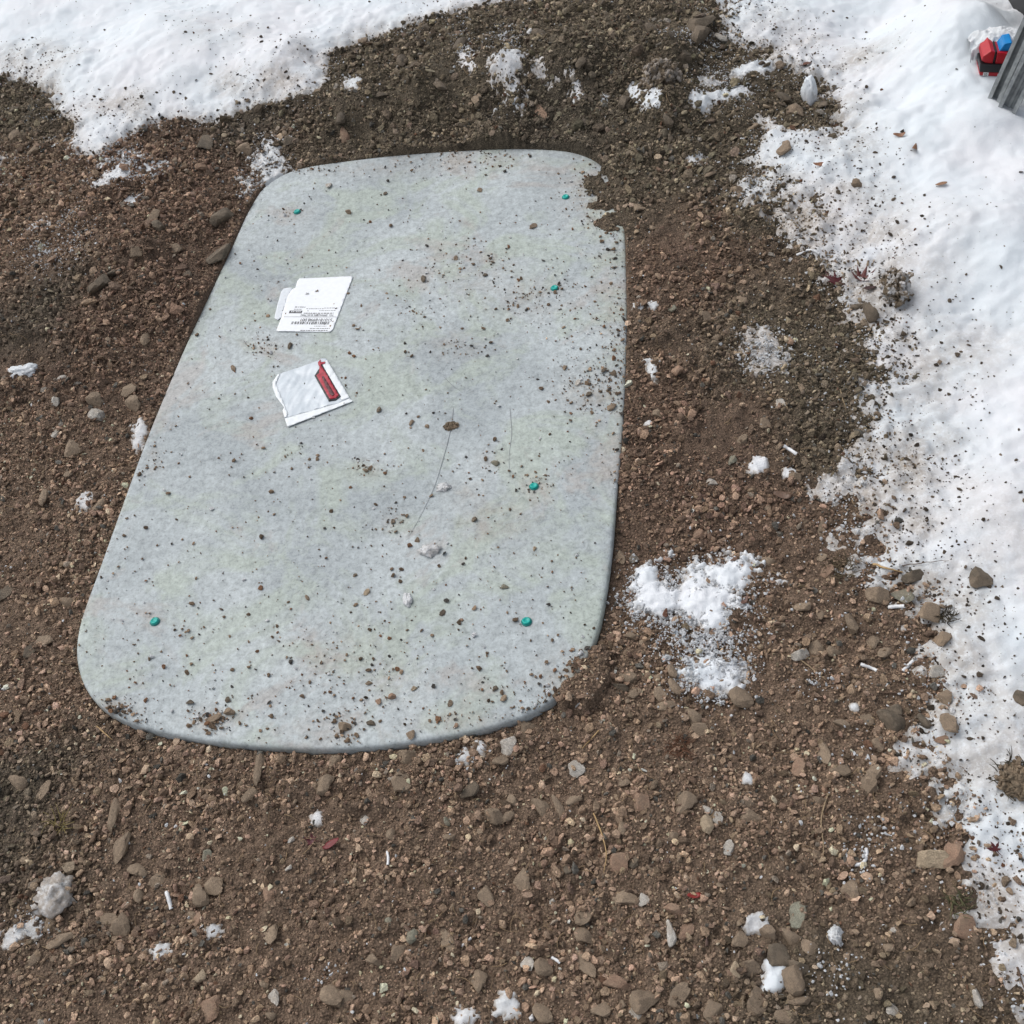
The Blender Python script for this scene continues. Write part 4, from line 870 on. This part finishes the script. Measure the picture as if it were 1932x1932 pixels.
# fine rootlets and needles through the earth
V = []; F = []; r_ = random.Random(5); cnt = 0
while cnt < 420:
    px, py = r_.uniform(0, 1932), r_.uniform(60, 1932); x, y, z = map(float, ground_at(px, py))
    if gsample(DL, x, y) > -.01 or gsample(TN, x, y) > 0: continue
    a = r_.uniform(0, 6.283); L = r_.uniform(.008, .035); b_ = a + r_.uniform(-.8, .8); P = []
    for t, q in ((0, a), (.5, a), (1, b_)): xx, yy = x + math.cos(q) * L * t, y + math.sin(q) * L * t; P.append((xx, yy, float(gsample(ZTOP, xx, yy)) + .0035 + r_.uniform(0, .002)))
    v, f = tube(smooth_line(P, 6), r_.uniform(.0004, .0008), 3); k = len(V); V += list(v); F += [tuple(q + k for q in t) for t in f]; cnt += 1
o = link('rootlets', mesh_np('rootlets', V, F), plain('rootlet', (.26, .18, .10), .8, 0, .3, 20)); o['kind'] = 'stuff'; o['label'] = 'fine pale rootlets and needles lying in the bare earth'

# ------------------------------------------------------------------ debris on the lid
PX = []; 
def blob(cx, cy, sx, sy, n_):
    for _ in range(n_): PX.append((random.gauss(cx, sx), random.gauss(cy, sy)))
for a in ((395,1358,26,14,90),(410,1360,14,12,60),(650,1375,18,24,70),(740,1290,50,40,60),(640,1290,60,50,80),(860,1360,70,18,50),(800,1150,120,70,60),(690,880,10,8,14),(745,985,12,14,16),(925,870,18,14,18),(1007,916,18,14,24),
          (1120,740,40,30,130),(1090,700,50,40,80),(1150,640,22,60,60),(1000,560,80,40,90),(900,520,70,40,90),(860,480,60,30,40),(1050,590,60,30,60),(820,560,30,30,30),(910,310,50,10,50),(820,310,60,10,40),(720,330,60,14,30),(550,400,40,24,30),
          (495,655,18,14,26),(540,405,14,8,12),(1110,420,24,40,40),(1075,375,40,14,20),(380,1200,120,90,40),(290,860,10,14,14),(270,890,8,14,10),(580,560,60,40,24),(590,720,40,30,14),(1120,1250,24,20,90),(1080,1280,26,16,110),(1050,1310,22,12,70),(215,1338,20,10,120),(250,1365,24,8,50),(1178,600,10,60,90),(1174,700,12,50,120),(1168,890,8,40,70),(1120,350,26,22,120),(1140,400,22,26,120),(590,318,26,6,60),(880,290,40,5,90),(1020,1345,24,8,60),(1160,480,14,30,70),(1120,540,40,60,60),
          (760,620,120,60,70),(960,1300,80,40,60),(480,1330,60,30,30),(1000,1200,60,60,24),(690,885,22,12,30),(500,655,20,10,40),(735,990,22,16,30),(880,655,30,12,40),(1000,560,26,10,40),(760,560,30,30,30),(870,500,40,20,40),(640,1230,80,40,60),(1140,720,30,40,80),(560,850,50,10,20),(1010,905,14,10,24),(1050,545,10,8,16)): blob(*a)
for _ in range(1900): PX.append((random.uniform(150, 1180), random.uniform(290, 1410)))
A = np.array(PX); x, y = plane(A[:, 0], A[:, 1], LID_Z); k = gsample(DL, x, y) > .003; x, y = x[k], y[k]; n = len(x)
sz = np.clip(np.exp(rng.normal(math.log(.0030), .58, n)), .0012, .0105)
C = np.array([.26, .185, .125]) * np.exp(rng.normal(0, .4, n))[:, None]; g = rng.random(n)
C[g < .09] = (.80, .81, .82); C[(g > .1) & (g < .22)] = (.30, .165, .095); C[(g > .22) & (g < .36)] = (.10, .09, .08)
zl = np.full(n, LID_Z + .0012)
scatter('lid_grit', np.stack([x, y, zl + sz * .16], 1), sz, C, 'brown and dark grit sprinkled over the grey lid', 'grit', .4, (.45, .9))
SPECK = [(405,1357,30,16,'b'),(548,654,10,9,'d'),(715,775,11,9,'d'),(895,981,13,13,'d'),(777,799,9,9,'b'),(806,805,9,8,'b'),(787,1021,10,10,'b'),(953,1108,14,9,'g'),(835,1157,12,12,'d'),(580,1129,9,9,'b'),(690,889,12,8,'b'),(935,875,14,11,'g'),
    (741,985,9,11,'d'),(1009,1036,8,8,'t'),(871,1170,8,9,'r'),(692,1119,14,9,'t'),(671,1085,8,8,'d'),(782,1300,12,11,'t'),(697,1290,13,11,'b'),(652,1373,24,22,'b'),(700,1365,16,12,'d'),(740,1316,15,14,'r'),(714,1325,12,11,'r'),(775,1388,18,14,'b'),
    (849,1328,12,11,'b'),(935,1300,10,10,'d'),(860,1370,11,9,'r'),(950,1319,14,11,'b'),(360,1326,15,10,'d'),(435,1345,22,17,'b'),(430,1321,10,9,'d'),(658,402,12,7,'b'),(727,366,8,6,'d'),(905,360,9,7,'b'),(1006,428,16,8,'b'),(860,488,8,8,'b'),(915,520,10,8,'d'),
    (800,528,11,11,'d'),(1140,700,14,11,'d'),(1110,745,14,10,'d'),(1155,770,20,9,'b'),(1090,724,11,10,'l'),(1066,695,10,8,'b'),(1157,706,12,10,'b'),(441,696,9,9,'b'),(620,352,12,8,'l'),(1096,1315,18,12,'r'),(1044,1330,14,10,'b')]
MARKS = [('the upper left teal cap',560,398),('the upper right teal cap',1067,370),('the second teal cap down the right side',1046,542),('the third teal cap down the right side',1007,916),('the lower right teal cap',993,1171),
    ('the lower left teal cap',291,1171),('the paper label',600,575),('the plastic pouch',590,740),('the long scratch',815,930),('the lid front edge',640,1410)]
TWD = {'b': 'brown', 'd': 'dark', 'r': 'reddish', 'g': 'greenish', 't': 'tan', 'l': 'pale'}; ORD = ['nearest', 'second nearest', 'third nearest', 'fourth nearest', 'fifth nearest', 'sixth nearest', 'seventh nearest', 'eighth nearest', 'ninth nearest', 'tenth nearest']
byk = {}
for a in SPECK:
    m_ = min(MARKS, key=lambda q: math.hypot(q[1] - a[0], (q[2] - a[1]) * 1.3)); byk.setdefault((a[4], m_[0]), []).append((math.hypot(m_[1] - a[0], (m_[2] - a[1]) * 1.3), a))
for (tone, mk), lst in byk.items():
    for i, (_, a) in enumerate(sorted(lst)):
        tag(put_stone(*a, 'lid_pebble', None, .1, .7), f'{ORD[i]} {TWD[tone]} lid pebble to {mk}', 'pebble', 'pebbles scattered on the lid')

# ------------------------------------------------------------------ steel channels, toy and dark things at the upper right
def project(p):
    d = np.asarray(p, float) - np.array([0, 0, CAM_H]); w = d @ FWD; return 966 + FPX * (d @ cam_right) / w, 966 - FPX * (d @ cam_up) / w
def aim(base, lean_y, tx, ty):
    """lean of a post (dx per dz) so that it points towards a place in the frame"""
    lo, hi = -1.0, 2.0
    for _ in range(40):
        m_ = (lo + hi) / 2; p0 = np.array(project(base)); p1 = np.array(project(np.array(base) + .25 * np.array([m_, lean_y, 1]))); d = p1 - p0
        cr = d[0] * (ty - p0[1]) - d[1] * (tx - p0[0])
        if cr < 0: hi = m_
        else: lo = m_
    return np.array([(lo + hi) / 2, lean_y, 1.0])
M_GALV, nt, b = mat('galvanised_steel')
P = coords(nt); vo = node(nt, 'ShaderNodeTexVoronoi', feature='F1'); vo.inputs['Scale'].default_value = 90; nt.links.new(P, vo.inputs['Vector']); n1 = noise(nt, 40, 5, .7, P)
c = mixc(nt, vo.outputs['Distance'], (.26, .28, .29), (.42, .44, .44)); c = mixc(nt, 1.0, c, ramp(nt, n1.outputs[0], [(.3, .7), (.7, 1.15)]).outputs[0], 'MULTIPLY')
nt.links.new(c, b.inputs['Base Color']); b.inputs['Metallic'].default_value = .55; b.inputs['Roughness'].default_value = .5; bump(nt, b, n1.outputs[0], .2, .002)
def channel(px, py, tx, ty, w, d, rz, label, length=1.3, t=.0035, lip=.009, groove=False):
    x, y, z = map(float, ground_at(px, py)); base = np.array([x, y, z - .03]); ax = aim(np.array([x, y, z]), .10, tx, ty); ax /= np.linalg.norm(ax)
    prof = [(-w/2, 0), (w/2, 0), (w/2, d), (w/2 - lip, d), (w/2 - lip, d - t), (w/2 - t, d - t), (w/2 - t, t), (-w/2 + t, t), (-w/2 + t, d - t), (-w/2 + lip, d - t), (-w/2 + lip, d), (-w/2, d)]
    if groove: prof = [(-w/2, 0), (-w*.12, 0), (-w*.08, t*2), (w*.08, t*2), (w*.12, 0)] + prof[1:]
    e1 = np.array([math.cos(rz), math.sin(rz), 0]); e1 -= ax * (e1 @ ax); e1 /= np.linalg.norm(e1); e2 = np.cross(ax, e1)
    bm = bmesh.new(); rings = []
    for s in np.linspace(0, length, 9): rings.append([bm.verts.new(base + ax * s + e1 * a + e2 * b_) for a, b_ in prof])
    k = len(prof)
    for i in range(8):
        for j in range(k): bm.faces.new((rings[i][j], rings[i][(j + 1) % k], rings[i + 1][(j + 1) % k], rings[i + 1][j]))
    bm.faces.new(rings[0][::-1]); bm.faces.new(rings[-1]); bmesh.ops.recalc_face_normals(bm, faces=bm.faces[:])
    me = bpy.data.meshes.new('steel_channel'); bm.to_mesh(me); bm.free()
    return tag(link('steel_channel', me, M_GALV), label, 'steel channel', 'galvanised channels standing in the snow')
channel(1876, 186, 1943, 36, .030, .024, 2.35, 'narrower galvanised steel channel, left of two standing in the snow')
channel(1898, 202, 1978, 38, .042, .030, 2.5, 'wider galvanised steel channel, right of two standing in the snow', groove=True)

# half-buried toy vehicle
M_TRED = plain('toy_red', (.42, .008, .016), .3, 0, .06, 60); M_TBLK = plain('toy_black', (.010, .010, .012), .4, 0, .1, 60); M_TBLU = plain('toy_blue', (.0, .20, .52), .2, 0, .08, 60); M_TWHT = plain('toy_white', (.75, .75, .75), .5); M_TGRY = plain('toy_grey', (.16, .17, .18), .6)
x, y, z = map(float, ground_at(1872, 127))
toy = bpy.data.objects.new('toy_vehicle', None); COL.objects.link(toy); toy.location = (x, y, z - .022); toy.rotation_euler = (0, 0, math.radians(-16)); toy.scale = (.74, .75, .90)
tag(toy, 'red and black toy vehicle with blue windscreen half buried in snow', 'toy')
def prism(name, prof, y0, y1, m, parent, bev=.002):
    bm = bmesh.new(); a = [bm.verts.new((p[0], y0, p[1])) for p in prof]; c_ = [bm.verts.new((p[0], y1, p[1])) for p in prof]; k = len(prof)
    bm.faces.new(a); bm.faces.new(c_[::-1])
    for i in range(k): bm.faces.new((a[i], c_[i], c_[(i + 1) % k], a[(i + 1) % k]))
    bmesh.ops.recalc_face_normals(bm, faces=bm.faces[:])
    if bev: bmesh.ops.bevel(bm, geom=bm.edges[:], offset=bev, segments=2, affect='EDGES', profile=.6)
    me = bpy.data.meshes.new(name); bm.to_mesh(me); bm.free(); return link(name, me, m, parent)
prism('body_panel', [(-.046,.062),(-.044,.074),(-.024,.088),(-.011,.084),(-.012,.052),(-.034,.056)], -.04, .05, M_TRED, toy)
prism('body_panel', [(-.004,.082),(.036,.078),(.060,.086),(.060,.050),(-.003,.050)], -.04, .05, M_TRED, toy)
prism('black_pillar', [(-.0105,.084),(-.0045,.084),(-.0045,.050),(-.0105,.050)], -.037, .048, M_TBLK, toy, .001)
prism('windscreen', [(.002,.080),(.046,.079),(.045,.092),(.034,.103),(.014,.100)], -.028, .03, M_TBLU, toy, .003)
prism('skirt', [(-.050,.056),(.062,.049),(.062,.026),(-.046,.034)], -.046, .055, M_TBLK, toy)
sk = prism('red_band', [(-.046,.033),(.062,.025),(.062,.014),(-.044,.024)], -.044, .052, M_TRED, toy, .001)
bd = prism('badge', [(-.034,.0325),(-.018,.0313),(-.018,.0215),(-.034,.0227)], -.0462, -.0435, M_TWHT, sk, 0)
cu = bpy.data.curves.new('badge_lettering', 'FONT'); cu.body = '10'; cu.size = .0105; cu.extrude = .0003; to = bpy.data.objects.new('tmp_text', cu); me = bpy.data.meshes.new_from_object(to); bpy.data.objects.remove(to)
o = link('badge_lettering', me, M_TBLK, sk); o.location = (-.0325, -.0467, .0236); o.rotation_euler = (math.pi / 2, .075, 0)
prism('white_mark', [(.010,.026),(.013,.026),(.013,.019),(.016,.019),(.016,.016),(.010,.016)], -.0455, -.043, M_TWHT, sk, 0)
for i in range(7): prism('track_tooth', [(-.040 + i * .013,.018),(-.031 + i * .013,.017),(-.032 + i * .013,.006),(-.039 + i * .013,.006)], -.042, .05, M_TGRY if i % 2 else M_TBLK, toy, .001)
# snow lying on the toy
V = []; rr_ = np.random.default_rng(3)
cx_, cy_ = np.meshgrid(np.linspace(-.07, .10, 60), np.linspace(-.03, .14, 60))
cm_ = 1 - np.hypot((cx_ - .02) / .10, (cy_ - .072) / .072) + .5 * fbm(cx_, cy_, .035, 3, 401)
me, used = grid_mesh('snow_cap', cx_, cy_,   .060 + .040 * (1 - np.exp(-2.2 * np.maximum(cm_, 0))) - .06 * np.maximum(0, -cm_) + .003 * fbm(cx_, cy_, .012, 2, 403), any4(cm_ > -.25))
set_f(me, 'dirt', np.full(len(used), .15)); link('snow_cap', me, M_SNOW, toy)

# dark things cut by the right edge
x, y, z = map(float, ground_at(1962, 70))
o = prism('black_bin', [(0,0),(.30,0),(.30,.30),(-.035,.30)], -.02, .30, plain('black_plastic', (.012, .012, .014), .45), None, .006); o.location = (x, y, z - .02); tag(o, 'black plastic bin cut off at the upper right corner', 'bin')
x, y, z = map(float, ground_at(1962, 190))
o = prism('wood_block', [(-.022,-.02),(.12,-.02),(.12,.045),(-.022,.045)], -.02, .05, plain('dark_wood', (.035, .022, .018), .7, 0, .3, 40), None, .003); o.location = (x, y, z); o.rotation_euler = (0, 0, -.25); tag(o, 'dark brown wood block in snow at the right edge', 'block')
